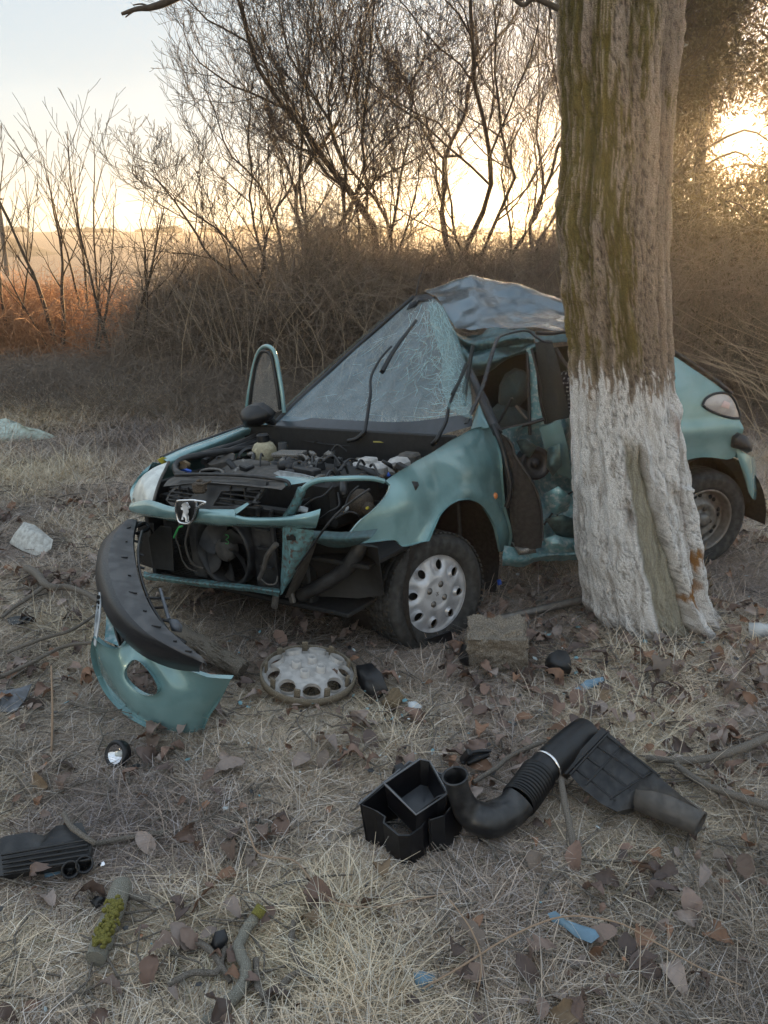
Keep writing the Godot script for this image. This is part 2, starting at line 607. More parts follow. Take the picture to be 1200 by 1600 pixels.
func ground() -> void:
	var st := S()
	# finer near, coarser far
	var xs := []
	var zs := []
	var x := -190.0
	while x < 190.0:
		xs.append(x)
		x += clampf(abs(x) * .09, .12, 40.0)
	var z := 6.0
	while z > -235.0:
		zs.append(z)
		z -= clampf(abs(z) * .03 - .1, .12, 40.0)
	for i in xs.size() - 1:
		for j in zs.size() - 1:
			var p := []
			for q in [[0, 0], [1, 0], [1, 1], [0, 1]]:
				var a: float = xs[i + q[0]]
				var b: float = zs[j + q[1]]
				p.append(v(a, gh(a, b), b))
			quad(st, p[0], p[3], p[2], p[1])
	tag(obj("ground", st, m.soil), "", "", "", "structure")
	st = S()
	for i in 60:
		for j in 90:
			var p := []
			for q in [[0, 0], [1, 0], [1, 1], [0, 1]]:
				var b: float = -13.5 - pow((j + q[1]) / 90.0, 3.0) * 220.0
				var a: float = (i + q[0] - 30) * (1.0 + (-b - 13.5) * .035)
				p.append(v(a, .13 + nf.get_noise_2d(a * .7, b * .35) * (.09 if -b < 60 else .15) + 1.62 * smoothstep(70.0, 225.0, -b), b))
			quad(st, p[0], p[3], p[2], p[1])
	tag(obj("field", st, m.field), "", "", "", "structure")
	# low rise far off on the left
	st = S()
	for i in 30:
		for j in 8:
			var p := []
			for q in [[0, 0], [1, 0], [1, 1], [0, 1]]:
				var a: float = -62.0 + (i + q[0]) * 1.5
				var t: float = (j + q[1]) / 8.0
				p.append(v(a, sin(PI * t) * (3.9 * smoothstep(-23.5, -36.0, a) + nf.get_noise_2d(a * .4, t * 9.0) * .7 * smoothstep(-24, -30, a)), -58.0 - t * 14.0))
			quad(st, p[0], p[3], p[2], p[1])
	tag(obj("hill", st, mat(lin(.1, .075, .055), .95, 0, "grit", .5, "bumps", 1.0)), "", "", "", "structure")
	for k in 16:
		var a := -95.0 + k * 7.3 + rng.randf() * 3.0
		var t := thing("far_tree", "tiny pale tree on the far edge of the field, %s" % ["%s from the left" % ["first", "second", "third", "fourth", "fifth", "sixth", "seventh", "eighth", "ninth", "tenth", "eleventh", "twelfth", "thirteenth", "fourteenth", "fifteenth", "sixteenth"][k]], "tree", v(a, 1.4, -195.0 - rng.randf() * 25), "trees on the far edge of the field")
		st = S()
		var hgt := 1.0 + rng.randf() * 1.2
		for q in 5:
			lathe(st, Transform3D(Basis(), v((q - 2) * 1.1 + rng.randf(), 0, 0)), [Vector2(.9, 0), Vector2(1.6, hgt * .3), Vector2(1.3, hgt * .7), Vector2(.1, hgt * (.8 + .3 * rng.randf()))], 7)
		obj("crown", st, m.twig, t)

# ---------- the tree that was hit
func big_tree() -> void:
	var prof = [v(-.05,1.344,.305),v(0,1.335,.287),v(.084,1.282,.29),v(.22,1.248,.285),v(.385,1.211,.283),v(.547,1.181,.274),v(.704,1.149,.26),v(.857,1.121,.246),v(1.007,1.091,.233),v(1.153,1.068,.223),v(1.295,1.046,.218),v(1.434,1.023,.218),v(1.569,1.001,.222),v(1.701,.982,.224),v(1.831,.961,.233),v(1.957,.958,.228),v(2.081,.958,.22),v(2.201,.951,.219),v(2.319,.942,.223),v(2.435,.932,.23),v(2.548,.927,.235),v(2.658,.924,.238)]   # height, middle, radius
	var root := thing("roadside_tree", "thick roadside tree with whitewashed lower trunk and mossy bark, against the car", "tree", v(1.335, 0, -3.72))
	var nh := 460
	var na := 250
	var top := 5.2
	var V := PackedVector3Array()
	var C := PackedColorArray()
	for j in nh + 1:
		var h: float = -.08 + (top + .08) * pow(float(j) / nh, 1.35)
		var cx: float = prof[-1].y
		var r: float = prof[-1].z * clampf(1.0 - (h - 2.6) * .05, .6, 1.0)
		for k in prof.size() - 1:
			if h >= prof[k].x and h < prof[k + 1].x:
				var t: float = smoothstep(0, 1, (h - prof[k].x) / (prof[k + 1].x - prof[k].x))
				cx = lerpf(prof[k].y, prof[k + 1].y, t)
				r = lerpf(prof[k].z, prof[k + 1].z, t)
		if h < prof[0].x:
			cx = prof[0].y
			r = prof[0].z
		for i in na + 1:
			var a := TAU * float(i % na) / na
			var dx := sin(a)
			var dz := cos(a)
			# where it lies across the front, -1 left .. 1 right
			var s := dx if dz > 0 else 9.0 * signf(dx)
			# long ropes of bark that wander with height
			var wx := dx * 3.4 + nf.get_noise_2d(h * .9, 3.0) * .5
			var wz := dz * 3.4
			var warp := nf.get_noise_3d(dx * 3.0, h * 2.6, dz * 3.0) * .85
			var rope := nf.get_noise_3d(wx + warp * .6, h * .8, wz)
			var furrow := nf.get_noise_3d((wx + warp) * 2.3, h * 2.9 + warp, (wz + warp) * 2.3)
			var split := nf.get_noise_3d((wx + warp * .5) * 6.0, h * 4.2, (wz + warp * .5) * 6.0)
			var flake := nf.get_noise_3d(dx * 19.0, h * 4.5, dz * 19.0)
			var white: float = 1.0 - smoothstep(1.15, 1.2, h + furrow * .16 + flake * .1)
			var rr := r + rope * .028
			var gr: float = maxf(1.0 - smoothstep(0.0, .075, absf(furrow)), .85 * (1.0 - smoothstep(0.0, .055, absf(split))))
			var calm := smoothstep(-.05, .2, nf.get_noise_3d(dx * 2.2 + 3, h * 1.6, dz * 2.2)) * white * .5
			gr *= 1.0 - calm
			rr -= gr * lerpf(.013, .0065, white)
			rr += flake * lerpf(.01, .0022, white)
			# the long seam, the bare strip beside it and the healed ridge on the right
			var seam: float = lerpf(.2, -.07, clampf(h / .98, 0, 1)) + nf.get_noise_1d(h * 1.7) * .05
			var seam2: float = lerpf(.47, -.02, smoothstep(.0, .96, h)) + nf.get_noise_1d(h * 2.3 + 7) * .03
			var low: float = 1.0 - smoothstep(.84, .98, h)
			var in_strip: float = smoothstep(seam - .26 - .03, seam - .26 + .02, s) * (1.0 - smoothstep(seam2 - .02, seam2 + .02, s)) * low
			if dz > 0:
				rr -= .035 * in_strip
				rr -= .03 * exp(-pow((s - seam2) / .028, 2)) * low
				rr += .02 * exp(-pow((s - seam2 - .1) / .08, 2)) * low
				var arch: float = lerpf(.78, .36, smoothstep(1.18, .72, h)) if h > .72 else lerpf(.73, .66, h / .72)
				var arch_on := 1.0 - smoothstep(1.06, 1.16, h)
				rr -= .032 * exp(-pow((s - arch) / .03, 2)) * arch_on
				rr += .028 * exp(-pow((s - arch - .12) / .08, 2)) * arch_on
			# root flare and broken right foot
			rr += .05 * smoothstep(.16, .0, h) * (nf.get_noise_2d(a * 2.2, 1.0) + .2)
			var c := Vector3(.34, .27, .22) * (1.0 + .6 * rope) * (1.0 - .72 * gr) + Vector3(.09, .08, .07) * flake
			var moss: float = smoothstep(.02, .3, nf.get_noise_3d(dx * 1.7 + 5, h * 1.1 + warp * .5, dz * 1.7) * .9 + split * .35 - s * .5 + .08) * smoothstep(1.12, 1.34, h + flake * .15) * (1.0 - .75 * smoothstep(.15, .4, flake + .1))
			if dz <= 0: moss *= .4
			c = c.lerp(Vector3(.15, .118, .02) * (.8 + .6 * absf(flake) + .5 * rope), clampf(moss, 0, .92))
			var chalk := Vector3(.92, .91, .92) * (.98 + .1 * rope) * (1.0 - .6 * gr)
			var worn: float = smoothstep(.1, .34, nf.get_noise_3d(dx * 5.0 + 2, h * 4.0, dz * 5.0 + 9) + (.18 if s > .35 and h > .35 and h < .95 else 0.0)) * .5
			chalk = chalk.lerp(Vector3(.3, .26, .22), worn)
			chalk = chalk.lerp(Vector3(.38, .36, .27) * (.9 + .5 * flake), in_strip * (1.0 if dz > 0 else 0.0) * .85)
			chalk = chalk.lerp(Vector3(.2, .16, .13), smoothstep(.09, .0, h + flake * .06) * .7)
			if dz > 0:
				var rustred: float = exp(-pow((s - lerpf(.74, .62, smoothstep(1.15, .46, h))) / .035, 2)) * smoothstep(.46, .58, h) * (1.0 - smoothstep(.98, 1.12, h))
				chalk = chalk.lerp(Vector3(.2, .085, .04), rustred * .75)
				for sp in [[.62, .25, .16, .035], [.5, .22, .12, .025], [.74, .38, .1, .05], [.63, .2, .07, .06]]:
					var q: float = exp(-pow((s - sp[0]) / sp[2], 4) - pow((h - sp[1] + flake * .06) / sp[3], 4))
					chalk = chalk.lerp(Vector3(.34, .16, .045), smoothstep(.3, .7, q + flake * .5) * q)
					rr -= .012 * q
				var knot: float = exp(-pow((s + .32) / .07, 2) - pow((h - .61) / .06, 2))
				rr -= .02 * knot * (.5 + furrow * 3.0)
				chalk = chalk.lerp(Vector3(.26, .22, .19), knot * .7)
			c = c.lerp(chalk, white)
			V.append(v(cx - root.position.x + dx * rr, h, dz * rr))
			C.append(Color(max(c.x, .01), max(c.y, .01), max(c.z, .006)))
	var I := PackedInt32Array()
	var w := na + 1
	for j in nh:
		for i in na:
			var q := j * w + i
			I.append_array([q, q + w, q + 1, q + 1, q + w, q + w + 1])
	put("trunk", array_mesh(V, C, I, true), m.bark, root)
	# splinters of torn bark along the right edge
	var st := S()
	for k in 22:
		var h := .04 + rng.randf() * .4
		var a := 1.2 + rng.randf() * .5
		var n := 0
		while n < prof.size() - 2 and prof[n + 1].x < h: n += 1
		var p := v(prof[n].y - root.position.x + sin(a) * prof[n].z * .97, h, cos(a) * prof[n].z * .97)
		tri(st, p, p + v(.01, .04 + rng.randf() * .04, .01), p + v(-.012, .01, .012))
		tri(st, p, p + v(-.012, .01, .012), p + v(.014, .03, .016))
	obj("bark_splinter", st, m.wood, root).set_meta("kind", "stuff")
	st = S()
	var tp := v(prof[-1].y - root.position.x, top - .3, 0)
	for q in [[-1.2, 2.4, .5, .1], [.9, 2.7, -.6, .12], [.2, 2.2, 1.3, .08], [-.7, 2.0, -1.2, .09]]:
		tube(st, smoothed([tp, tp + v(q[0] * .35, q[1] * .4, q[2] * .35), tp + v(q[0], q[1], q[2])], 5), .15, q[3] * .5, 9)
	obj("limb", st, m.bark_plain, root)
	# small twigs that hang into the top of the picture
	st = S()
	var tw := [v(.663,2.601,-3.6),v(.569,2.635,-3.6),v(.529,2.613,-3.6),v(.484,2.639,-3.6),v(.446,2.664,-3.6)]
	tube(st, smoothed(rel(tw, root.position), 4), .012, .006, 6)
	tw = [v(.626,2.609,-3.6),v(.638,2.566,-3.6)]
	tube(st, rel(tw, root.position), .006, .003, 5)
	obj("dead_twig", st, m.twig, root)
	var hang := thing("hanging_branch", "thin dark branch tip hanging into the sky at the top of the view", "branch", v(-.831,2.453,-3))
	st = S()
	tw = [v(-.831,2.453,-3),v(-.781,2.467,-3),v(-.738,2.471,-3),v(-.682,2.488,-3),v(-.602,2.531,-3),v(-.354,2.698,-3),v(.191,2.926,-3),v(.568,2.989,-3)]
	tube(st, smoothed(rel(tw, hang.position), 4), .005, .022, 6)
	tube(st, smoothed(rel([v(-.781,2.467,-3),v(-.8,2.457,-3),v(-.82,2.444,-3)], hang.position), 3), .004, .002, 5)
	tube(st, smoothed(rel([v(-.738,2.471,-3),v(-.763,2.481,-3),v(-.792,2.478,-3)], hang.position), 3), .004, .002, 5)
	obj("twig", st, m.twig, hang)

func rel(p: Array, o: Vector3) -> Array:
	var r := []
	for q in p: r.append(q - o)
	return r

func array_mesh(V: PackedVector3Array, C: PackedColorArray, I: PackedInt32Array, normals := false) -> ArrayMesh:
	var a := []
	a.resize(Mesh.ARRAY_MAX)
	a[Mesh.ARRAY_VERTEX] = V
	if C.size(): a[Mesh.ARRAY_COLOR] = C
	a[Mesh.ARRAY_INDEX] = I
	if normals:
		var N := PackedVector3Array()
		N.resize(V.size())
		for k in range(0, I.size(), 3):
			var n := (V[I[k + 2]] - V[I[k]]).cross(V[I[k + 1]] - V[I[k]])
			N[I[k]] += n
			N[I[k + 1]] += n
			N[I[k + 2]] += n
		for k in N.size(): N[k] = N[k].normalized()
		a[Mesh.ARRAY_NORMAL] = N
	var me := ArrayMesh.new()
	me.add_surface_from_arrays(Mesh.PRIMITIVE_TRIANGLES, a)
	return me

# ---------- bare trees and saplings
class Limbs:
	var V := PackedVector3Array()
	var I := PackedInt32Array()
	func seg_tube(p: PackedVector3Array, r: PackedFloat32Array, sides: int) -> void:
		var base := V.size()
		for i in p.size():
			var d := (p[min(i + 1, p.size() - 1)] - p[max(i - 1, 0)]).normalized()
			var a := d.cross(Vector3.UP if absf(d.y) < .9 else Vector3.RIGHT).normalized()
			var b := d.cross(a)
			for k in sides:
				var t := TAU * k / sides
				V.append(p[i] + (a * cos(t) + b * sin(t)) * r[i])
		for i in p.size() - 1:
			for k in sides:
				var q := base + i * sides + k
				var q2 := base + i * sides + (k + 1) % sides
				I.append_array([q, q2, q + sides, q2, q2 + sides, q + sides])

func grow(big: Limbs, small: Limbs, p0: Vector3, dir: Vector3, length: float, r0: float, level: int, o: Dictionary) -> void:
	var n: int = 14 if level == 0 else (8 if level == 1 else (6 if level < 3 else 4))
	var p := PackedVector3Array([p0])
	var r := PackedFloat32Array([r0])
	var d := dir.normalized()
	for i in n:
		d = (d + v(rng.randfn(), rng.randfn() * .6, rng.randfn()) * o.wander + Vector3.UP * o.up).normalized()
		p.append(p[-1] + d * length / n)
		r.append(max(r0 * (1.0 - .8 * (i + 1.0) / n), o.thin))
	(big if level < 2 else small).seg_tube(p, r, 6 if level == 0 else (5 if level == 1 else 3))
	if level >= o.levels: return
	var kids: int = o.kids[level]
	for k in kids:
		var t: float = lerpf(o.first[level], 1.0, (k + rng.randf()) / kids)
		var at: float = t * n
		var i: int = min(int(at), n - 1)
		var pp := p[i].lerp(p[i + 1], at - i)
		var dd := (p[i + 1] - p[i]).normalized()
		var side := dd.cross(v(rng.randfn(), rng.randfn(), rng.randfn())).normalized()
		var ang: float = o.spread * (.6 + .8 * rng.randf())
		grow(big, small, pp, dd * cos(ang) + side * sin(ang), length * o.ratio * (.6 + .7 * rng.randf()) * (1.15 - .5 * t), max(lerpf(r[i], r[i + 1], at - i) * .55, o.thin), level + 1, o)

func bare_tree(label: String, at: Vector3, stems: Array, o: Dictionary, called := "bare_tree", category := "tree", group := "bare trees growing out of the thicket") -> void:
	var t := thing(called, label, category, at, group)
	var big := Limbs.new()
	var small := Limbs.new()
	for s in stems:
		grow(big, small, v(s[0], s[1], s[2]), v(s[3], s[4], s[5]), s[6], s[7], 0, o)
	put("trunk", array_mesh(big.V, PackedColorArray(), big.I, true), m.twig, t)
	put("twigs", array_mesh(small.V, PackedColorArray(), small.I, true), m.twig, t).set_meta("kind", "stuff")

func bare_trees() -> void:
	var o := {"wander": .21, "up": .1, "thin": .0021, "levels": 4, "kids": [11, 9, 6, 3], "first": [.22, .15, .1, .2], "spread": .58, "ratio": .5}
	bare_tree("bare tree leaning left with long twigs, leftmost of those above the thicket", v(-.732,1.012,-10.3), [[0, 0, 0, -.4, 1, .1, 4.0, 0.037], [-.1, 0, 0, -.75, 1, -.1, 3.2, 0.027], [.06, 0, .1, -.1, 1, 0, 3.8, 0.029]], o)
	bare_tree("bare tree with thick twisted trunk and stubby knobs in the middle of the thicket", v(-.063,.996,-10.5), [[0, 0, 0, .02, 1, 0, 4.2, 0.056], [.1, 0, 0, .4, 1, .1, 3.4, 0.029], [-.1, 0, 0, -.3, 1, 0, 3.7, 0.030]], o)
	bare_tree("bare tree with two straight tall stems behind the car roof", v(.785,1.035,-10), [[0, 0, 0, -.13, 1, 0, 4.9, 0.036], [.12, 0, 0, .14, 1, 0, 4.8, 0.042], [.2, 0, 0, .42, 1, .1, 3.6, 0.026]], o)
	bare_tree("bare tree with dry seed clusters beside the whitewashed trunk's left edge", v(1.762,1.042,-9.9), [[0, 0, 0, .05, 1, 0, 4.8, 0.037], [-.1, 0, 0, -.2, 1, .1, 4.0, 0.026], [.1, 0, 0, .2, 1, 0, 3.8, 0.024]], o)
	o = o.duplicate()
	o.levels = 3
	bare_tree("low bare shrub arching left over the open field edge", v(-1.409,1.012,-9.4), [[0, 0, 0, -.5, .9, 0, 2.0, .022], [0, 0, 0, -.15, 1, 0, 2.3, .022], [.1, .1, 0, -.75, .8, .1, 1.7, .018]], o, "bare_shrub", "shrub", "shrubs along the thicket edge")
	bare_tree("bushy bare shrub rising from the thicket above the windscreen", v(-.296,1.042,-9.9), [[0, 0, 0, -.3, 1, 0, 2.6, .022], [.1, 0, 0, .1, 1, 0, 2.8, .022], [.2, 0, 0, .45, .9, .1, 2.3, .018]], o, "bare_shrub", "shrub", "shrubs along the thicket edge")
	bare_tree("bushy bare shrub rising from the thicket above the crumpled roof", v(1.172,1.05,-9.8), [[0, 0, 0, -.35, 1, 0, 2.7, .022], [.1, 0, 0, 0, 1, 0, 2.9, .022], [.2, 0, 0, .3, 1, .1, 2.5, .018]], o, "bare_shrub", "shrub", "shrubs along the thicket edge")
	bare_tree("bushy bare shrub between the leaning tree and the field gap", v(-1.208,1.027,-10.1), [[0, 0, 0, -.4, .9, 0, 2.5, .022], [.1, 0, 0, -.05, 1, 0, 2.9, .022], [.2, 0, 0, .3, 1, .1, 2.5, .018]], o, "bare_shrub", "shrub", "shrubs along the thicket edge")
	var s := {"wander": .05, "up": .03, "thin": .0028, "levels": 2, "kids": [8, 4], "first": [.3, .25], "spread": .5, "ratio": .42}
	bare_tree("twin stemmed slender sapling at the left, tallest of the young trees", v(-3.971,.492,-10.2), [[0, 0, 0, -.16, 1, 0, 2.10, .03], [.08, 0, 0, .1, 1, 0, 1.93, .028], [-.12, 0, 0, -.42, 1, 0, 1.34, .015]], s, "sapling", "tree", "young trees by the field")
	bare_tree("slender sapling leaning left with a forked top, beside the field gap", v(-3.143,.532,-9.6), [[0, 0, 0, -.2, 1, 0, 1.85, .022], [-.12, 0, 0, .25, 1, 0, 1.60, .018], [-.16, 0, 0, .35, .85, 0, 1.09, .014]], s, "sapling", "tree", "young trees by the field")
	bare_tree("leaning sapling that slants right across the field gap", v(-2.854,.572,-9.3), [[0, 0, 0, .5, 1, 0, 1.60, .025], [.15, 0, 0, .4, 1, 0, 1.43, .02], [.1, 0, .1, .75, .9, 0, 1.26, .015]], s, "sapling", "tree", "young trees by the field")
	bare_tree("thin pale sapling with dry seed heads between the other young trees", v(-3.88,.697,-11.2), [[0, 0, 0, 0, 1, 0, 2.27, .02], [.1, 0, 0, .12, 1, 0, 2.27, .018], [-.1, 0, 0, -.1, 1, 0, 2.02, .018]], s, "sapling", "tree", "young trees by the field")
	bare_tree("spindly sapling at the picture's left edge", v(-4.688,.61,-10.5), [[0, 0, 0, .1, 1, 0, 2.10, .02], [-.2, 0, 0, -.1, 1, 0, 2.27, .02], [.15, 0, 0, .3, 1, 0, 1.60, .015]], s, "sapling", "tree", "young trees by the field")
	# a post at the far left
	var p := thing("wooden_post", "weathered wooden post standing at the left edge before the rise", "post", v(-10.451,1.634,-24))
	var st := S()
	tube(st, [v(0, -1, 0), v(.02, 1.0, 0)], .07, .06, 8)
	box(st, v(0, 1.0, 0), v(.3, .05, .08))
	obj("post", st, m.stick, p)

# ---------- tangles
func cane_clump(n: int, reach: float, high: float, sd: int, thick := .0035) -> ArrayMesh:
	var g := Limbs.new()
	var rr := RandomNumberGenerator.new()
	rr.seed = sd
	for k in n:
		var a := rr.randf() * TAU
		var at := v(rr.randfn() * .28, 0, rr.randfn() * .28)
		var l := reach * (.5 + rr.randf())
		var hh := high * (.35 + .8 * rr.randf())
		var p := PackedVector3Array()
		var r := PackedFloat32Array()
		var bend := v(rr.randfn(), rr.randfn() * .5, rr.randfn()) * .1
		for i in 7:
			var t := i / 6.0
			p.append(at + v(cos(a) * l * t, hh * sin(PI * t * (.5 + .4 * rr.randf())) , sin(a) * l * t) + bend * sin(t * 7.0) + v(rr.randfn(), rr.randfn(), rr.randfn()) * .02)
			r.append(thick * (1.1 - .7 * t) * (.7 + .6 * rr.randf()))
		g.seg_tube(p, r, 3)
		for q in 3:
			var b: int = 1 + rr.randi() % 5
			var d := v(rr.randfn(), rr.randfn() + .4, rr.randfn()).normalized() * (.1 + rr.randf() * .28)
			g.seg_tube(PackedVector3Array([p[b], p[b] + d * .5 + v(0, .02, 0), p[b] + d]), PackedFloat32Array([thick * .6, thick * .45, thick * .3]), 3)
	return array_mesh(g.V, PackedColorArray(), g.I, true)

func thicket() -> void:
	var where := [[], [], []]
	var tint := [[], [], []]
	# the wall of brambles behind the car
	for k in 760:
		var x := -2.75 + rng.randf() * 8.2
		var edge := smoothstep(-2.9, -1.5, x)
		var z := -9.0 - rng.randf() * 1.7 + .1 * x
		var y := rng.randf() * (.15 + 1.05 * edge * (.72 + 1.5 * nf.get_noise_2d(x * 1.1, 2.0)))
		var i := rng.randi() % 3
		where[i].append(Transform3D(Basis(Vector3.UP, rng.randf() * TAU) * Basis(Vector3.RIGHT, rng.randfn() * .35), v(x, y, z)).scaled_local(Vector3.ONE * (.75 + rng.randf() * .4)))
		var g := .55 + rng.randf() * .8
		tint[i].append(Color(g * 1.0, g * .95, g * .9))
	var root := thing("bramble_thicket", "dense brown bramble thicket behind the car, under the bare trees", "thicket")
	for i in 3:
		stuff(["canes", "canes_001", "canes_002"][i], cane_clump(46, .75, .8, 40 + i), m.cane, where[i], tint[i], root)
	# thin dead stems standing in front of it
	var st := S()
	for k in 160:
		var b := v(-2.6 + rng.randf() * 6.5, .6, -9.4 - rng.randf() * 1.2)
		var d := v(rng.randfn() * .3, 1, rng.randfn() * .2)
		var l := .9 + rng.randf() * 1.1
		tube(st, smoothed([b, b + d * l * .5, b + d * l + v(rng.randfn() * .25, 0, 0)], 3), .005, .002, 3, false)
	for k in 150:
		var x := -2.4 + rng.randf() * 4.8
		var b := v(x, 0, -8.3 - rng.randf() * .8)
		var l := .5 + rng.randf() * 1.1
		var d := v(rng.randfn() * .35, 1, rng.randfn() * .25)
		tube(st, smoothed([b, b + d * l * .5 + v(rng.randfn(), 0, 0) * .05, b + d * l + v(rng.randfn() * .2, -.1 * rng.randf(), 0)], 3), .005, .002, 3, false)
	obj("stems", st, m.straw_plain, root).set_meta("kind", "stuff")
	# orange-lit brambles on the left, beyond the bank
	where = [[], [], []]
	tint = [[], [], []]
	for k in 330:
		var z := -10.2 - rng.randf() * 2.6
		var x := -6.6 + rng.randf() * 3.2 + (-.35 if z < -11 else 0.0)
		if x > -4.4 and rng.randf() < .55: continue
		var i := rng.randi() % 3
		where[i].append(Transform3D(Basis(Vector3.UP, rng.randf() * TAU), v(x, rng.randf() * .45, z)).scaled_local(Vector3.ONE * (.7 + rng.randf() * .4)))
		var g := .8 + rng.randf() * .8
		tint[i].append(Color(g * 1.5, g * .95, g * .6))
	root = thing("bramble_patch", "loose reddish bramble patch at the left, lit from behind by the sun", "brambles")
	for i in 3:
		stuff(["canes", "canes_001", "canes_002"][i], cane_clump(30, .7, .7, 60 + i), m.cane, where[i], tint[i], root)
	# weeds lying over the bank
	where = [[], [], []]
	tint = [[], [], []]
	for k in 420:
		var x := -5.6 + rng.randf() * 9.6
		var z := -7.6 - rng.randf() * 2.0 + .1 * x
		if x > -.2 and z > -8.0: continue
		var i := rng.randi() % 3
		where[i].append(Transform3D(Basis(Vector3.UP, rng.randf() * TAU), v(x, gh(x, z) - .02, z)).scaled_local(v(.7, .32 + .25 * rng.randf(), .7)))
		var g := .6 + rng.randf() * .7
		tint[i].append(Color(g * 1.0, g * .97, g * .95))
	root = thing("dead_weeds", "grey tangle of dead weed stems lying over the low bank", "weeds")
	for i in 3:
		stuff(["stalks", "stalks_001", "stalks_002"][i], cane_clump(34, .6, .55, 80 + i, .003), m.cane, where[i], tint[i], root)
	# long pale stalks leaning left beside the car's tail
	root = thing("dry_stalks", "long pale dry grass stalks arching left behind the car's tail", "dry grass")
	st = S()
	for k in 70:
		var b := v(3.0 + rng.randf() * 2.0, 0, -5.6 - rng.randf() * 2.4)
		var l := .7 + rng.randf() * 1.0
		var d := v(-.4 - rng.randf() * .6, .75 + rng.randf() * .4, rng.randfn() * .2)
		tube(st, smoothed([b, b + d * l * .5, b + d * l + v(-.2, -.22, 0) * l], 4), .004, .0015, 3, false)
	obj("stalks", st, m.straw_plain, root).set_meta("kind", "stuff")

# ---------- evergreens on the right, with the sun behind
func spray(sd: int) -> ArrayMesh:
	var rr := RandomNumberGenerator.new()
	rr.seed = sd
	var V := PackedVector3Array()
	var I := PackedInt32Array()
	for k in 60:
		var t := rr.randf()
		var p := v(rr.randfn() * .1, -t * .34 + .06, rr.randfn() * .1)
		var d := v(rr.randfn(), rr.randfn() * .7 - .8, rr.randfn()).normalized() * (.034 + .034 * rr.randf())
		var w := d.cross(v(rr.randfn(), rr.randfn(), rr.randfn())).normalized() * .008
		var b := V.size()
		V.append_array([p, p + d * .5 + w, p + d, p + d * .5 - w])
		I.append_array([b, b + 1, b + 2, b, b + 2, b + 3])
	return array_mesh(V, PackedColorArray(), I)

func evergreens() -> void:
	var kinds := [spray(1), spray(2), spray(3)]
	var spots := [
		["dark evergreen close behind the whitewashed trunk, drooping sprays", 3.3, -9.6, 5.6, 1.15, 2700],
		["tall dark evergreen with the low sun shining through its crown", 4.9, -10.4, 7.0, 1.5, 3400],
		["broad dark evergreen at the right edge of the view", 6.1, -8.6, 7.5, 1.5, 3500],
		["evergreen farther back, seen between the sun and the mossy trunk", 4.2, -13.5, 6.0, 1.4, 1300],
	]
	for s in spots:
		var t := thing("evergreen_tree", s[0], "tree", v(s[1], 0, s[2]), "evergreens on the right")
		var st := S()
		tube(st, smoothed([v(0, -.1, 0), v(.06, s[3] * .4, .03), v(0, s[3] * .95, 0)], 5), .11, .02, 8)
		for k in 26:
			var h: float = s[3] * (.12 + .8 * k / 26.0)
			var a := rng.randf() * TAU
			var l: float = s[4] * (.9 - .5 * k / 26.0)
			tube(st, smoothed([v(0, h, 0), v(cos(a) * l * .6, h + .22, sin(a) * l * .6), v(cos(a) * l, h + .05, sin(a) * l)], 3), .018, .005, 4)
		obj("trunk", st, m.twig, t)
		var where := [[], [], []]
		var tint := [[], [], []]
		var n := 0
		while n < s[5]:
			var h := rng.randf()
			var a := rng.randf() * TAU
			var r: float = s[4] * (1.0 - .55 * h) * sqrt(rng.randf()) * (.8 + .5 * nf.get_noise_2d(a * 1.2, h * 5.0))
			var p := v(cos(a) * r, .25 + h * s[3], sin(a) * r)
			n += 1
			if nf.get_noise_3dv((p + t.position) * v(1.9, .8, 1.9)) < .045: continue
			# the gap that the low sun finds
			var on := Geometry3D.get_closest_point_to_segment(p + t.position, v(3.4, 2.8, -8.6), v(5.5, 3.4, -13.8))
			var off := on.distance_to(p + t.position)
			if off < .4 and rng.randf() < .99: continue
			if off < .6 and rng.randf() < .25: continue
			var i := rng.randi() % 3
			where[i].append(Transform3D(Basis(Vector3.UP, rng.randf() * TAU) * Basis(Vector3.RIGHT, rng.randfn() * .3), p).scaled_local(Vector3.ONE * (.8 + .7 * rng.randf())))
			var g := .7 + .6 * rng.randf()
			tint[i].append(Color(g, g, g * .9))
		for i in 3:
			stuff(["crown", "crown_001", "crown_002"][i], kinds[i], m.evergreen, where[i], tint[i], t)

# ---------- the wreck. Its own axes: x to its left, y up, z forward; the front axle is at the origin
func flank(p: Vector2) -> Vector3:   # left side of the front body, from (z, y)
	var w := .835 - 2.0 * pow(max(0.0, p.y - .64), 2) - .72 * pow(max(0.0, p.x - .1), 2) - .5 * pow(max(0.0, .3 - p.y), 2)
	var r := Vector2(p.x + .19, p.y - .17).length()
	w += .022 * exp(-pow((r - .44) / .035, 2)) * smoothstep(.2, .3, p.y)
	w += crease(v(w, p.y, p.x) * 1.1) * .005
	w -= .02 * exp(-pow((p.x + .05) / .1, 2) - pow((p.y - .72) / .06, 2))
	return v(w, p.y, p.x)

func tail(p: Vector2) -> Vector3:    # left side of the bent rear body, from (backwards, height)
	var f := [v(1.625,-.086,-1.614), v(.584,-.053,-.81), v(.09,.996,0), v(.806,-.073,.587)]
	var n := .03 - .55 * pow(max(0.0, p.y - .82), 2) - .9 * pow(max(0.0, p.x - .2), 2) - .8 * pow(max(0.0, .55 - p.y), 2)
	n += .02 * exp(-pow((p.y - .8) / .03, 2))
	return f[0] + f[1] * p.x + f[2] * p.y + f[3] * n

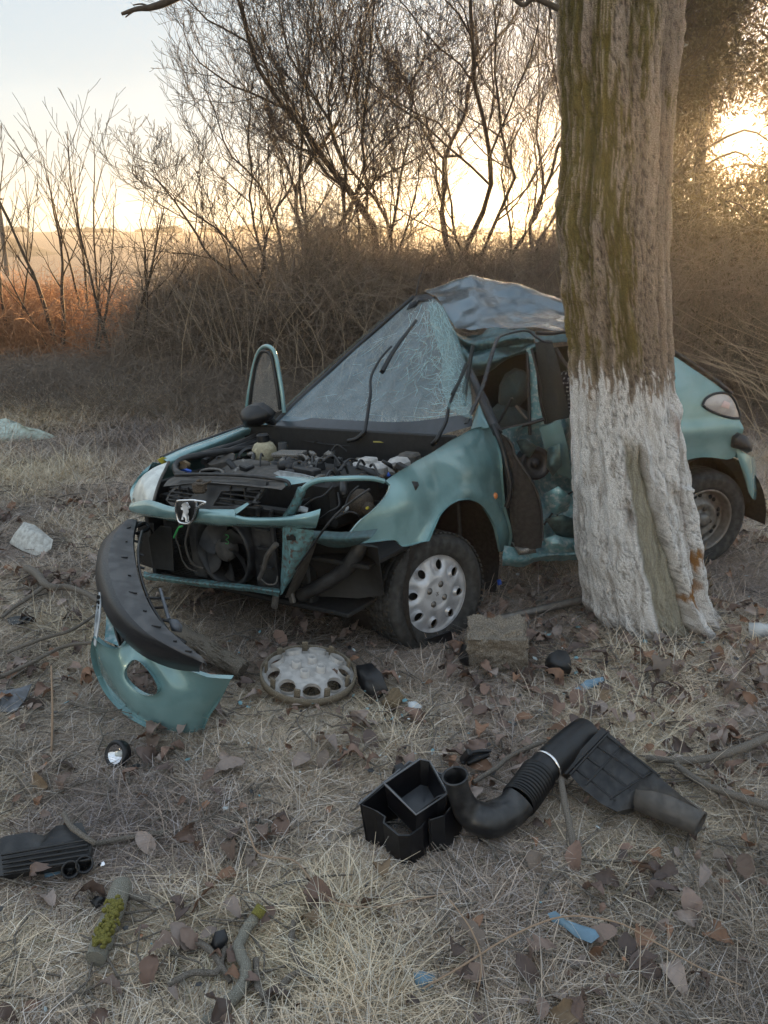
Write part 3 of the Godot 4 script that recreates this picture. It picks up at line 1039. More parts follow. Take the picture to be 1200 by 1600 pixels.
func car() -> void:
	var c := thing("wrecked_car", "crushed teal hatchback without bonnet or bumper, wrapped round the whitewashed tree", "car")
	c.transform = Transform3D(Basis(v(.806,.09,.585),v(-.073,.996,-.053),v(-.588,0,.809)),v(-.384,-.06,-4.03))
	var st := S()
	# --- front wing, left
	var wing := S()
	panel(wing, curvy(P2([-.67,.848,-.58,.858,-.489,.865,-.374,.858,-.264,.851,-.153,.841,-.05,.832,.096,.823,.222,.806,.296,.789,.284,.77,.301,.752,.339,.725,.41,.686,.461,.659,.495,.625,.514,.604,.521,.575,.429,.56,.317,.543,.28,.504,.205,.492,.13,.486,.103,.513,.068,.542,.017,.576,-.062,.601,-.158,.604,-.255,.582,-.354,.531,-.431,.458,-.49,.375,-.511,.304,-.537,.227,-.635,.221,-.621,.313,-.606,.39,-.595,.526,-.584,.646,-.609,.751])), [], flank, .022, .014)
	var w := obj("front_wing", wing, m.paint, c)
	st = S()
	lathe(st, along(Vector3.RIGHT, v(.835,.529,-.515) + v(-.004, 0, 0)), [Vector2(.018, 0), Vector2(.018, .012), Vector2(.012, .019), Vector2(0, .021)], 16)
	obj("side_repeater", st, m.orange, w)
	st = S()
	panel(st, P2([.513,.61,.535,.601,.542,.582,.533,.567,.517,.566]), [], flank, .03, .004)
	obj("fixing_tab", st, m.paint, w)
	# black arch liner: the inside of a drum round the wheel
	st = S()
	for k in 22:
		var a := -.5 + k * .19
		var b := a + .19
		var q := []
		for t in [a, b]:
			q.append([v(.80, .2 + .41 * sin(t), -.19 + .42 * cos(t)), v(.4, .2 + .4 * sin(t), -.19 + .41 * cos(t))])
		quad(st, q[0][0], q[1][0], q[1][1], q[0][1])
	lathe(st, Transform3D(Basis(Vector3.FORWARD, PI / 2), v(.44, .2, -.15)), [Vector2(0, 0), Vector2(.44, 0)], 24)
	obj("arch_liner", st, m.mud, c)
	# --- other front wing, seen along its top edge
	st = S()
	loft(st, [[v(-.605,.634,.58),v(-.709,.674,.5),v(-.701,.748,.42),v(-.752,.772,.3)], [v(-.66,.795,.378),v(-.7,.771,.309),v(-.7,.753,.261),v(-.7,.733,.199)]], 3, 2)
	loft(st, [[v(-.74,.786,.265),v(-.74,.812,.083),v(-.74,.825,-.107),v(-.74,.845,-.363),v(-.74,.849,-.58)], [v(-.66,.774,.281),v(-.66,.801,.109),v(-.66,.815,-.07),v(-.66,.837,-.303),v(-.66,.836,-.539)], [v(-.68,.719,.257),v(-.68,.752,.087),v(-.68,.772,-.096),v(-.68,.801,-.327),v(-.68,.795,-.565)]], 3, 3)
	loft(st, [[v(-.74,.786,.265),v(-.74,.812,.083),v(-.74,.825,-.107),v(-.74,.845,-.363),v(-.74,.849,-.58)], [v(-.83,.652,.233),v(-.83,.671,.077),v(-.83,.677,-.115),v(-.83,.688,-.372),v(-.83,.703,-.594)], [v(-.83,.387,.33),v(-.83,.331,.137),v(-.83,.279,-.046),v(-.83,.246,-.298),v(-.83,.267,-.524)]], 3, 3)
	obj("front_wing", st, m.paint, c)
	st = S()
	tube(st, smoothed([v(-.74,.849,-.58),v(-.74,.845,-.469),v(-.74,.843,-.352),v(-.74,.835,-.232),v(-.74,.825,-.107),v(-.74,.814,.037),v(-.74,.801,.153),v(-.74,.788,.256)], 3), .012, .009, 6)
	obj("wing_gutter", st, m.strip, c)
	# yellow-taped corner and lens of the remaining headlamp
	st = S()
	patch(st, [v(-.7,.792,.313),v(-.7,.797,.27),v(-.7,.773,.222),v(-.7,.78,.159),v(-.7,.758,.154),v(-.7,.751,.218),v(-.7,.759,.285)], .004, Vector3.UP, .006, .012)
	obj("yellow_tape", st, m.yellow, c)
	var lamp := S()
	patch(lamp, [v(-.56,.798,.36),v(-.584,.789,.4),v(-.635,.755,.43),v(-.68,.708,.46),v(-.687,.659,.5),v(-.668,.61,.54),v(-.549,.613,.58),v(-.412,.628,.62),v(-.406,.678,.6),v(-.428,.714,.56),v(-.465,.751,.5),v(-.51,.778,.43)], .05, v(-.5, .3, .8), .01)
	var hl := obj("headlamp", lamp, m.lens, c)
	st = S()
	tube(st, smoothed([v(-.55,.799,.36),v(-.501,.775,.43),v(-.455,.749,.5),v(-.419,.711,.56),v(-.397,.676,.6),v(-.403,.626,.62)], 3), .008, .008, 6)
	obj("lamp_housing", st, m.grey_dusty, hl)
	# --- nose: painted strip under the grille
	st = S()
	var f := -.02
	loft(st, [[v(-.61,.633,.58),v(-.396,.683,.63),v(-.225,.68,.66),v(-.062,.695,.69),v(.14,.707,.69),v(.25,.716,.68)], [v(-.604,.613,.6),v(-.37,.658,.655),v(-.199,.662,.685),v(-.044,.673,.71),v(.163,.688,.715),v(.277,.693,.71)], [v(-.598,.587,.59),v(-.39,.608,.645),v(-.226,.621,.67),v(-.076,.631,.69),v(.142,.642,.695),v(.253,.651,.69)], [v(-.643,.562,.54),v(-.443,.581,.6),v(-.27,.595,.63),v(-.135,.601,.64),v(.077,.61,.64),v(.197,.621,.64)]], 4, 3, .004, 1.5)
	loft(st, [[v(.25,.699,.69),v(.318,.692,.69),v(.415,.697,.67),v(.525,.709,.65),v(.598,.72,.62),v(.654,.737,.59)], [v(.269,.692,.71),v(.338,.689,.71),v(.434,.691,.69),v(.542,.7,.67),v(.614,.708,.64),v(.652,.71,.6)], [v(.242,.652,.69),v(.312,.658,.69),v(.41,.66,.67),v(.519,.665,.65),v(.591,.665,.62),v(.624,.663,.59)], [v(.192,.621,.64),v(.256,.625,.64),v(.357,.629,.62),v(.469,.633,.6),v(.552,.637,.58),v(.588,.639,.56)]], 4, 3, .004, 1.5)
	loft(st, [[v(.253,.719,.69),v(.284,.734,.68),v(.308,.748,.66)], [v(.259,.694,.7),v(.3,.721,.69),v(.32,.742,.665)]], 3, 2)
	obj("nose_panel", st, m.paint, c)
	# grille moulding with its two openings
	var grille_fn := func(p: Vector2) -> Vector3:
		return v(p.x, p.y, .655 - .55 * (p.y - .66) - .16 * p.x * p.x)
	st = S()
	var gp := []
	var gw := [v(-.28,.694,.65),v(-.257,.736,.65),v(-.232,.763,.65),v(-.202,.784,.6),v(-.103,.792,.6),v(.11,.801,.6),v(.325,.816,.6),v(.326,.784,.63),v(.292,.738,.63),v(.295,.735,.66),v(.231,.703,.66),v(.071,.686,.66),v(-.058,.676,.66),v(-.226,.674,.66)]
	var poly := PackedVector2Array()
	for q in gw: poly.append(Vector2(q.x, q.y))
	var hole_a := PackedVector2Array()
	for q in [v(-.26,.72,.65),v(-.212,.752,.65),v(-.07,.756,.65),v(-.109,.713,.65),v(-.167,.689,.65),v(-.262,.689,.65)]: hole_a.append(Vector2(q.x, q.y))
	var hole_b := PackedVector2Array()
	for q in [v(.086,.761,.65),v(.308,.782,.65),v(.277,.734,.65),v(.219,.713,.65),v(.054,.7,.65)]: hole_b.append(Vector2(q.x, q.y))
	panel(st, poly, [hole_a, hole_b], grille_fn, .03, .02)
	var gr := obj("grille", st, m.black_dusty, c)
	for hole in [hole_a, hole_b]:
		var lo: Vector2 = hole[0]
		var hi: Vector2 = hole[0]
		for q in hole:
			lo = lo.min(q)
			hi = hi.max(q)
		for k in 4:
			var y: float = lerpf(lo.y, hi.y, (k + .5) / 4.0)
			st = S()
			box(st, grille_fn.call(Vector2((lo.x + hi.x) / 2, y)) - v(0, 0, .012), v(hi.x - lo.x + .01, .006, .02), Basis(), .002)
			obj("slat", st, m.black_dusty, gr)
		for k in 2:
			st = S()
			box(st, grille_fn.call(Vector2(lerpf(lo.x, hi.x, (k + 1) / 3.0), (lo.y + hi.y) / 2)) - v(0, 0, .02), v(.006, hi.y - lo.y + .01, .02), Basis(), .002)
			obj("slat", st, m.black_dusty, gr)
	# the badge: a shield in a bright rim with a rearing lion
	var sh := [v(-.07,.723,.73),v(-.059,.736,.73),v(-.002,.744,.73),v(.058,.75,.73),v(.064,.742,.73),v(.053,.706,.73),v(.033,.669,.73),v(.003,.642,.73),v(-.042,.634,.73),v(-.074,.642,.73),v(-.082,.689,.73)]
	st = S()
	patch(st, sh, .012, Vector3.BACK, .02)
	var badge := obj("badge", st, m.black, c)
	st = S()
	var loop: Array = sh.duplicate()
	loop.append(loop[0])
	tube(st, smoothed(loop, 3), .006, .006, 6, false)
	tube(st, smoothed([v(.057,.747,.73),v(.086,.75,.73),v(.127,.748,.73),v(.1,.737,.73),v(.068,.719,.73),v(.051,.697,.73)], 3), .006, .004, 6)
	obj("badge_rim", st, m.chrome, badge)
	var lion := PackedVector2Array()
	var L := [430, 480, 452, 474, 464, 490, 452, 503, 470, 498, 474, 512, 454, 525, 450, 545, 438, 558, 447, 580, 440, 598, 447, 610, 418, 608, 426, 590, 414, 575, 404, 582, 400, 600, 382, 600, 390, 578, 402, 558, 412, 545, 410, 530, 394, 530, 390, 515, 410, 511, 404, 500, 412, 488]
	for k in range(0, L.size(), 2): lion.append(Vector2(L[k], L[k + 1]))
	var bc := v(.006,.699,.745)
	st = S()
	var lids := Geometry2D.triangulate_polygon(lion)
	for face in [.006, .001]:
		for k in range(0, lids.size(), 3):
			var t := []
			for q in 3:
				var e: Vector2 = (lion[lids[k + q]] - Vector2(424, 543)) * .00066
				t.append(bc + v(e.x, -e.y, face + .004))
			tri(st, t[0], t[1], t[2])
	for k in lion.size():
		var e: Vector2 = (lion[k] - Vector2(424, 543)) * .00066
		var e2: Vector2 = (lion[(k + 1) % lion.size()] - Vector2(424, 543)) * .00066
		quad(st, bc + v(e.x, -e.y, .01), bc + v(e2.x, -e2.y, .01), bc + v(e2.x, -e2.y, .001), bc + v(e.x, -e.y, .001))
	tube(st, smoothed([bc + v(.006, -.012, .008), bc + v(.022, .0, .008), bc + v(.02, .02, .008), bc + v(.03, .03, .008)], 3), .0025, .002, 5)
	obj("lion_emblem", st, m.emblem, badge)
	# slam panel: the dusty top of the radiator support
	st = S()
	loft(st, [[v(-.43,.752,.42),v(-.313,.767,.42),v(-.076,.783,.42),v(.127,.786,.42),v(.287,.787,.42)], [v(-.351,.767,.5),v(-.219,.781,.5),v(.011,.796,.5),v(.208,.8,.5),v(.378,.802,.5)], [v(-.352,.76,.54),v(-.174,.778,.54),v(.052,.791,.54),v(.247,.795,.54),v(.422,.799,.54)], [v(-.314,.749,.6),v(-.104,.786,.6),v(.117,.795,.6),v(.315,.804,.6),v(.457,.805,.6)]], 4, 3, .006, 2.0)
	loft(st, [[v(-.43,.752,.42),v(-.313,.767,.42),v(-.076,.783,.42),v(.127,.786,.42),v(.287,.787,.42)], [v(-.436,.722,.42),v(-.323,.718,.42),v(-.085,.732,.42),v(.119,.737,.42),v(.28,.74,.42)]], 3, 2)
	var slam := obj("slam_panel", st, m.grey_dusty, c)
	st = S()
	tube(st, smoothed([v(-.065,.761,.62),v(-.016,.809,.64),v(.003,.808,.63),v(.032,.774,.64)], 4), .007, .007, 6)
	box(st, v(.003,.783,.65), v(.06, .05, .04), Basis(Vector3.UP, .4), .012)
	tube(st, [v(-.033,.797,.66),v(.055,.807,.67),v(.097,.823,.66)], .005, .004, 6)
	obj("bonnet_latch", st, m.brownpart, slam)
	st = S()
	tube(st, smoothed([v(-.339,.781,.5),v(-.126,.8,.5),v(.13,.814,.5),v(.365,.813,.5),v(.408,.796,.5),v(.39,.775,.5)], 4), .009, .008, 6)
	obj("edge_seal", st, m.black_dusty, slam)
	# radiator, fan cowl and fan
	st = S()
	box(st, v(-.07, .42, .42), v(.98, .46, .06), Basis(), .01)
	for k in 46:
		box(st, v(-.07, .2 + k * .0095, .455), v(.9, .003, .01), Basis(), .001)
	obj("radiator", st, m.dark_grey, c)
	var fc := v(-.043,.442,.5)
	var fx := along(v(.0, -.03, 1), fc)
	st = S()
	lathe(st, fx, [Vector2(.16, -.05), Vector2(.165, .03), Vector2(.18, .035), Vector2(.185, .02), Vector2(.18, -.05)], 40)
	box(st, fc + v(.24, .02, -.02), v(.14, .4, .03), Basis(), .01)
	box(st, fc + v(-.22, .02, -.02), v(.1, .4, .03), Basis(), .01)
	box(st, fc + v(-.05, .21, -.01), v(.6, .05, .05), Basis(), .01)
	for k in 3:
		box(st, fc + v(.26, -.05 + .09 * k, .0), v(.08, .012, .03), Basis(), .003)
	var fan := obj("fan_cowl", st, m.black_dusty, c)
	st = S()
	lathe(st, fx, [Vector2(.052, -.03), Vector2(.058, .016), Vector2(.05, .026), Vector2(.0, .028)], 26)
	obj("fan_hub", st, m.grey_dusty, fan)
	for k in 6:
		st = S()
		var rows := []
		for q in 4:
			var rad: float = lerpf(.05, .152, q / 3.0)
			var row := []
			for e in 3:
				var a: float = TAU * k / 6.0 + (e - 1) * lerpf(.42, .38, q / 3.0) + q * .16
				row.append(fx * v(rad * cos(a), .012 - .022 * (e - 1), rad * sin(a)))
			rows.append(row)
		loft(st, rows, 3, 2)
		loft(st, rows, 3, 2, 0, 6, .004)
		obj("fan_blade", st, m.black_dusty, fan)
	st = S()
	tube(st, smoothed([v(.006,.53,.54),v(.023,.532,.54),v(.026,.52,.54),v(.006,.508,.54),v(.022,.501,.54),v(.016,.488,.54),v(-.001,.489,.54)], 2), .0018, .0018, 4)
	obj("chalk_mark", st, m.green, fan)
	# lower crossmember, posts, brackets
	st = S()
	loft(st, [[v(-.622,.265,.56),v(-.424,.271,.56),v(-.157,.29,.56),v(.074,.311,.56),v(.336,.329,.56)], [v(-.577,.261,.6),v(-.381,.271,.6),v(-.113,.291,.6),v(.119,.313,.6),v(.378,.335,.6)], [v(-.589,.228,.58),v(-.397,.242,.58),v(-.132,.262,.58),v(.106,.285,.58),v(.346,.298,.58)]], 4, 3, .006, 2.0)
	loft(st, [[v(-.705,.233,.5),v(-.503,.239,.5),v(-.23,.258,.5),v(.007,.279,.5),v(.275,.298,.5)], [v(-.622,.265,.56),v(-.424,.271,.56),v(-.157,.29,.56),v(.074,.311,.56),v(.336,.329,.56)]], 3, 2)
	obj("crossmember", st, m.paint_rusty, c)
	st = S()
	loft(st, [[v(.406,.623,.57),v(.513,.639,.6),v(.576,.626,.56)], [v(.392,.546,.57),v(.504,.57,.6),v(.554,.572,.55)], [v(.37,.425,.57),v(.454,.448,.6),v(.474,.463,.55)], [v(.345,.301,.57),v(.392,.325,.6),v(.383,.345,.55)]], 3, 4, .006, 2.0)
	obj("lamp_post_panel", st, m.paint_rusty, c)
	st = S()
	patch(st, [v(.559,.584,.55),v(.538,.558,.5),v(.433,.401,.47),v(.326,.254,.45),v(.362,.284,.55),v(.474,.463,.55)], .0, v(.5, 0, 1), .006)
	obj("bracket_plate", st, m.steel, c)
	st = S()
	lathe(st, along(v(.1, 0, 1), v(.489,.596,.6)), [Vector2(0, .004), Vector2(.012, .004), Vector2(.014, .0)], 12)
	box(st, v(.481,.592,.6), v(.05, .018, .01), Basis(Vector3.BACK, .1), .004)
	obj("slot_hole", st, m.dark, c)
	st = S()
	box(st, v(.302,.259,.56), v(.03, .07, .02), Basis(Vector3.BACK, -.3), .006)
	obj("lower_bracket", st, m.steel, c)
	st = S()
	box(st, v(.349,.264,.5), v(.03, .05, .02), Basis(Vector3.BACK, .2), .006)
	obj("lower_bracket", st, m.steel, c)
	st = S()
	loft(st, [[v(.503,.606,.52),v(.611,.616,.52),v(.716,.626,.52),v(.884,.66,.52)], [v(.529,.595,.56),v(.643,.598,.56),v(.746,.608,.56),v(.879,.633,.56)], [v(.551,.557,.52),v(.621,.547,.52),v(.708,.555,.52),v(.778,.576,.52)]], 4, 3, .003, 1.5)
	obj("inner_panel", st, m.crushed, c)
	st = S()
	patch(st, [v(.439,.531,.5),v(.55,.546,.5),v(.761,.568,.5),v(.861,.57,.5),v(.72,.268,.3),v(.613,.252,.35),v(.329,.244,.42)], -.1, v(.3, 0, 1), .004)
	obj("front_cavity", st, m.dark_grey, c)
	# headlamp opening
	st = S()
	tube(st, smoothed([v(.334,.634,.47),v(.388,.692,.47),v(.438,.752,.47),v(.482,.793,.46),v(.536,.812,.44),v(.623,.82,.42),v(.694,.819,.38),v(.741,.811,.34),v(.767,.793,.3)], 3), .014, .012, 7)
	loft(st, [[v(.23,.796,.4),v(.405,.799,.38),v(.565,.811,.35),v(.735,.812,.3)], [v(.322,.766,.44),v(.486,.8,.43),v(.605,.811,.4),v(.757,.807,.33)]], 3, 3, .004, 2.0)
	var hop := obj("lamp_surround", st, m.paint, c)
	st = S()
	tube(st, smoothed([v(.451,.773,.47),v(.418,.718,.47),v(.373,.661,.47)], 3), .02, .022, 6)
	obj("lamp_bracket", st, m.paint_rusty, hop)
	st = S()
	for pt in [v(.758,.806,.3),v(.524,.81,.41),v(.696,.818,.36)]:
		st = S()
		lathe(st, along(Vector3.UP, pt + v(0, .004, 0)), [Vector2(.011, 0), Vector2(.011, .01), Vector2(0, .012)], 8)
		obj("bolt", st, m.brownpart, hop)
	# dark chamber behind it with a gearbox, cables and a pump
	st = S()
	box(st, v(.52, .46, .02), v(.4, .3, .02), Basis(), .005)
	box(st, v(.33, .55, .22), v(.02, .26, .4), Basis(), .005)
	box(st, v(.55, .45, .25), v(.42, .02, .4), Basis(), .005)
	box(st, v(.0, .22, .1), v(1.3, .02, .75), Basis(), .005)
	box(st, v(-.62, .45, .1), v(.03, .5, .8), Basis(), .005)
	box(st, v(.0, .55, -.36), v(1.45, .62, .03), Basis(), .005)
	obj("inner_wing", st, m.dark_grey, c)
	st = S()
	lathe(st, along(v(.5, .2, .6), v(.545,.652,.2)), [Vector2(.06, -.1), Vector2(.062, .04), Vector2(.05, .07), Vector2(.0, .08)], 20)
	lathe(st, along(v(.5, .2, .6), v(.59,.627,.2)), [Vector2(.03, -.05), Vector2(.032, .06), Vector2(.0, .065)], 14)
	box(st, v(.445,.637,.18), v(.07, .11, .06), Basis(Vector3.UP, .5), .012)
	obj("gearbox", st, m.brownpart, c)
	st = S()
	for cab in [[v(.861,.821,.52),v(.806,.782,.55),v(.742,.73,.58),v(.703,.678,.62),v(.624,.591,.62),v(.507,.462,.62)], [v(.303,.625,.42),v(.385,.664,.42),v(.449,.709,.4),v(.471,.716,.36),v(.48,.745,.3)], [v(.454,.607,.4),v(.552,.667,.42),v(.575,.687,.38),v(.506,.718,.3)], [v(.592,.645,.45),v(.659,.678,.42),v(.694,.662,.4),v(.676,.621,.36)], [v(.626,.758,.3),v(.617,.729,.36),v(.607,.667,.4),v(.561,.624,.45)]]:
		st = S()
		tube(st, smoothed(cab, 4), .005, .005, 5)
		obj("cable", st, m.black, c)
	st = S()
	tube(st, smoothed([v(.338,.647,.43),v(.396,.67,.44),v(.422,.659,.42)], 3), .014, .014, 6)
	obj("connector", st, m.white, c)
	st = S()
	lathe(st, along(v(.4, .1, .8), v(.543,.651,.3)), [Vector2(.014, -.01), Vector2(.014, .02), Vector2(0, .02)], 10)
	obj("connector", st, m.white, c)
	st = S()
	lathe(st, along(v(.4, .1, .8), v(.666,.664,.3)), [Vector2(.007, -.01), Vector2(.007, .01), Vector2(0, .012)], 8)
	obj("plug", st, m.yellow, c)
	# air duct below the wing, torn shield
	st = S()
	tube(st, smoothed([v(.702,.541,.4),v(.677,.486,.42),v(.613,.418,.42),v(.544,.363,.44),v(.441,.302,.46),v(.368,.265,.46)], 5), .036, .03, 12)
	obj("air_duct", st, m.black_dusty, c)
	st = S()
	patch(st, [v(.303,.17,.42),v(.336,.183,.3),v(.416,.208,.25),v(.406,.126,.1),v(.499,.119,.1),v(.56,.128,.2),v(.414,.157,.35)], .01, Vector3.UP, .004, .015)
	obj("splash_shield", st, m.steel, c)
	# hanging wires by the fan
	st = S()
	tube(st, smoothed([v(-.207,.584,.62),v(-.237,.514,.63),v(-.237,.463,.62),v(-.239,.395,.61),v(-.214,.353,.6),v(-.181,.336,.58)], 4), .004, .004, 5)
	obj("loose_wire", st, m.grey_dusty, c)
	st = S()
	tube(st, smoothed([v(-.164,.577,.6),v(-.211,.476,.6),v(-.209,.374,.58),v(-.155,.349,.56)], 4), .006, .006, 5)
	obj("loose_wire", st, m.grey_dusty, c)
	st = S()
	tube(st, smoothed([v(.371,.546,.58),v(.308,.485,.58),v(.263,.409,.57),v(.227,.358,.57)], 4), .013, .011, 6)
	obj("loose_wire", st, m.grey_dusty, c)
	st = S()
	tube(st, smoothed([v(.271,.375,.6),v(.328,.367,.62),v(.356,.367,.6),v(.356,.396,.58)], 4), .004, .004, 5)
	obj("loose_wire", st, m.grey_dusty, c)
	st = S()
	tube(st, smoothed([v(-.251,.512,.63),v(-.208,.565,.63),v(-.186,.574,.62)], 3), .006, .005, 5)
	obj("green_tie", st, m.green, c)
	st = S()
	patch(st, [v(-.41,.536,.58),v(-.323,.54,.58),v(-.457,.27,.5),v(-.621,.26,.5),v(-.555,.45,.55)], -.03, Vector3.BACK, .006)
	obj("lower_lamp_panel", st, m.dark_grey, c)
	st = S()
	patch(st, [v(-.693,.505,.5),v(-.564,.509,.5),v(-.731,.203,.4),v(-.891,.216,.4)], 0, Vector3.BACK, .006)
	obj("lower_lamp_panel", st, m.dark_grey, c)
	engine(c)
	glasshouse(c)
	side(c)
	rear(c)
	front_wheel(c)
	rear_wheel(c)

func engine(c: Node3D) -> void:
	# all that fills the open engine bay
	var st := S()
	box(st, v(.175,.777,.12) + v(0, -.13, 0), v(.62, .22, .34), Basis(Vector3.UP, -.05), .02)
	box(st, v(-.37,.721,.25) + v(0, -.1, 0), v(.4, .16, .26), Basis(Vector3.UP, .1), .02)
	for k in 7:
		box(st, v(-.28,.729,.2) + v(-.1 + .06 * k, -.015, 0), v(.03, .025, .2), Basis(), .008)
	var e := obj("engine_block", st, m.dark_grey, c)
	st = S()
	loft(st, [[v(-.514,.713,.05),v(-.336,.76,.05),v(-.151,.752,.05),v(.003,.75,.05)], [v(-.426,.7,.18),v(-.203,.764,.18),v(-.025,.764,.18),v(.143,.757,.18)], [v(-.315,.712,.28),v(-.104,.748,.28),v(.09,.757,.28),v(.213,.754,.28)]], 4, 4, .004, 2.0)
	lathe(st, along(Vector3.UP, v(-.117,.761,.14)), [Vector2(.045, -.03), Vector2(.045, .012), Vector2(.038, .02), Vector2(0, .022)], 18)
	obj("intake_cover", st, m.grey_dusty, c)
	st = S()
	patch(st, [v(.125,.78,.3),v(.164,.795,.3),v(.295,.79,.3),v(.42,.776,.3),v(.399,.759,.3),v(.291,.759,.3),v(.172,.765,.3)], .004, Vector3.UP, .004)
	obj("paper_label", st, m.white, c)
	st = S()
	lathe(st, along(v(.2, .5, .9), v(.029,.76,0)), [Vector2(.034, -.1), Vector2(.034, .0), Vector2(.04, .004), Vector2(.04, .014), Vector2(.028, .014), Vector2(.026, -.04), Vector2(0, -.04)], 20)
	lathe(st, along(v(.6, .3, .7), v(.1,.747,.02)), [Vector2(.02, -.06), Vector2(.024, .01), Vector2(0, .012)], 14)
	box(st, v(-.081,.762,-.02), v(.13, .04, .08), Basis(Vector3.UP, .3), .01)
	box(st, v(-.068,.793,-.02), v(.16, .02, .1), Basis(Vector3.UP, .2), .008)
	obj("throttle_body", st, m.alu, c)
	st = S()
	for k in 16:
		var q := v(.071,.774,.05) + v(rng.randfn() * .24, rng.randf() * .05 - .03, rng.randfn() * .1)
		lathe(st, along(v(rng.randfn(), rng.randfn(), rng.randfn()), q), [Vector2(0, -.02), Vector2(.014, -.02), Vector2(.014, .012), Vector2(.009, .012), Vector2(.008, .03), Vector2(0, .03)], 9)
	obj("metal_fittings", st, m.alu, c).set_meta("kind", "stuff")
	st = S()
	for k in 46:
		var q := v(.08,.777,.06) + v(rng.randfn() * .26, rng.randf() * .05 - .05, rng.randfn() * .12)
		var s := v(.02 + rng.randf() * .06, .015 + rng.randf() * .035, .02 + rng.randf() * .05)
		if rng.randf() < .45: lathe(st, along(v(rng.randfn(), rng.randfn(), rng.randfn()), q), [Vector2(0, -s.x), Vector2(s.y * .6, -s.x), Vector2(s.y * .6, s.x * .4), Vector2(s.y * .4, s.x), Vector2(0, s.x)], 9)
		else: box(st, q, s, Basis.from_euler(v(rng.randfn() * .3, rng.randf() * 3, rng.randfn() * .3)), .005)
	obj("engine_fittings", st, m.blotch, c).set_meta("kind", "stuff")
	st = S()
	for k in 14:
		var q := v(.129,.771,.02) + v(rng.randfn() * .3, rng.randf() * .04, rng.randfn() * .12)
		var d := v(rng.randfn(), rng.randfn() * .25, rng.randfn()).normalized() * (.06 + .1 * rng.randf())
		tube(st, smoothed([q, q + d * .4 + v(0, .02, 0), q + d + v(0, -.03, 0)], 4), .0045 + .004 * rng.randf(), .005, 6)
	obj("hoses_and_wires", st, m.black_dusty, c).set_meta("kind", "stuff")
	# expansion tank with its black cap
	st = S()
	var tk := v(-.344,.772,-.12)
	lathe(st, Transform3D(Basis(), tk), [Vector2(.03, -.12), Vector2(.045, -.115), Vector2(.048, -.07), Vector2(.062, -.06), Vector2(.066, -.03), Vector2(.066, .012), Vector2(.05, .04), Vector2(.03, .05), Vector2(.028, .07)], 24)
	var tank := obj("expansion_tank", st, m.cream, c)
	st = S()
	lathe(st, Transform3D(Basis(), tk + v(0, .05, 0)), [Vector2(.033, 0), Vector2(.034, .035), Vector2(.028, .042), Vector2(0, .042)], 10, true)
	obj("tank_cap", st, m.black, tank)
	st = S()
	lathe(st, along(v(1, 0, .3), tk + v(-.08, -.06, .04)), [Vector2(.075, -.01), Vector2(.085, .0), Vector2(.075, .01)], 22)
	obj("round_bracket", st, m.blotch, c)
	# three fat hoses along the far wing
	for hs in [[v(-.6,.821,-.484),v(-.6,.799,-.32),v(-.6,.785,-.165),v(-.6,.783,.005),v(-.58,.784,.138)], [v(-.56,.801,-.438),v(-.56,.78,-.276),v(-.56,.771,-.099),v(-.56,.763,.069),v(-.54,.753,.143)], [v(-.5,.766,-.359),v(-.5,.764,-.187),v(-.5,.785,.004),v(-.5,.802,.184),v(-.54,.796,.281),v(-.518,.772,.35),v(-.417,.766,.42),v(-.361,.76,.42)]]:
		st = S()
		tube(st, smoothed(hs, 5), .019, .017, 9)
		obj("hose", st, m.black_dusty, c)
	st = S()
	patch(st, [v(-.591,.74,.1),v(-.532,.772,0),v(-.452,.777,0),v(-.408,.755,.05),v(-.475,.741,.15)], .0, Vector3.UP, .03)
	obj("bay_cover", st, m.grey_dusty, c)
	st = S()
	patch(st, [v(-.544,.786,.3),v(-.492,.8,.3),v(-.456,.786,.3),v(-.47,.761,.3),v(-.53,.757,.3)], .01, Vector3.UP, .02)
	obj("rusty_relay", st, m.wood, c)
	st = S()
	patch(st, [v(-.506,.755,.33),v(-.454,.766,.33),v(-.417,.759,.33),v(-.43,.741,.33),v(-.5,.736,.33)], .01, Vector3.UP, .02)
	obj("blue_cap", st, m.blue, c)
	st = S()
	tube(st, smoothed([v(-.399,.73,.3),v(-.404,.745,.28),v(-.33,.76,.28),v(-.26,.759,.28),v(-.241,.737,.28)], 4), .008, .008, 6)
	obj("bracket_bar", st, m.steel, c)
	# brake fluid and washer bottles by the near wing
	st = S()
	box(st, v(.378,.742,-.12) + v(0, -.02, 0), v(.2, .07, .1), Basis(), .02)
	box(st, v(.36,.763,-.12), v(.08, .03, .07), Basis(), .01)
	obj("fluid_reservoir", st, m.hub_white, c)
	st = S()
	box(st, v(.537,.746,-.14), v(.1, .08, .1), Basis(), .025)
	obj("washer_neck", st, m.hub_white, c)
	st = S()
	box(st, v(.554,.769,-.2), v(.1, .06, .08), Basis(), .022)
	obj("reservoir_cap", st, m.grey_dusty, c)
	st = S()
	patch(st, [v(.381,.767,.2),v(.416,.806,.2),v(.442,.772,.2)], .004, v(.3, .2, 1), .01)
	box(st, v(.263,.784,.22), v(.16, .03, .05), Basis(Vector3.UP, -.2), .006)
	obj("bay_bracket", st, m.black_dusty, c)
	st = S()
	patch(st, [v(.557,.726,0),v(.566,.748,0),v(.58,.731,0)], .004, v(0, .2, 1), .006)
	obj("blue_clip", st, m.blue, c)

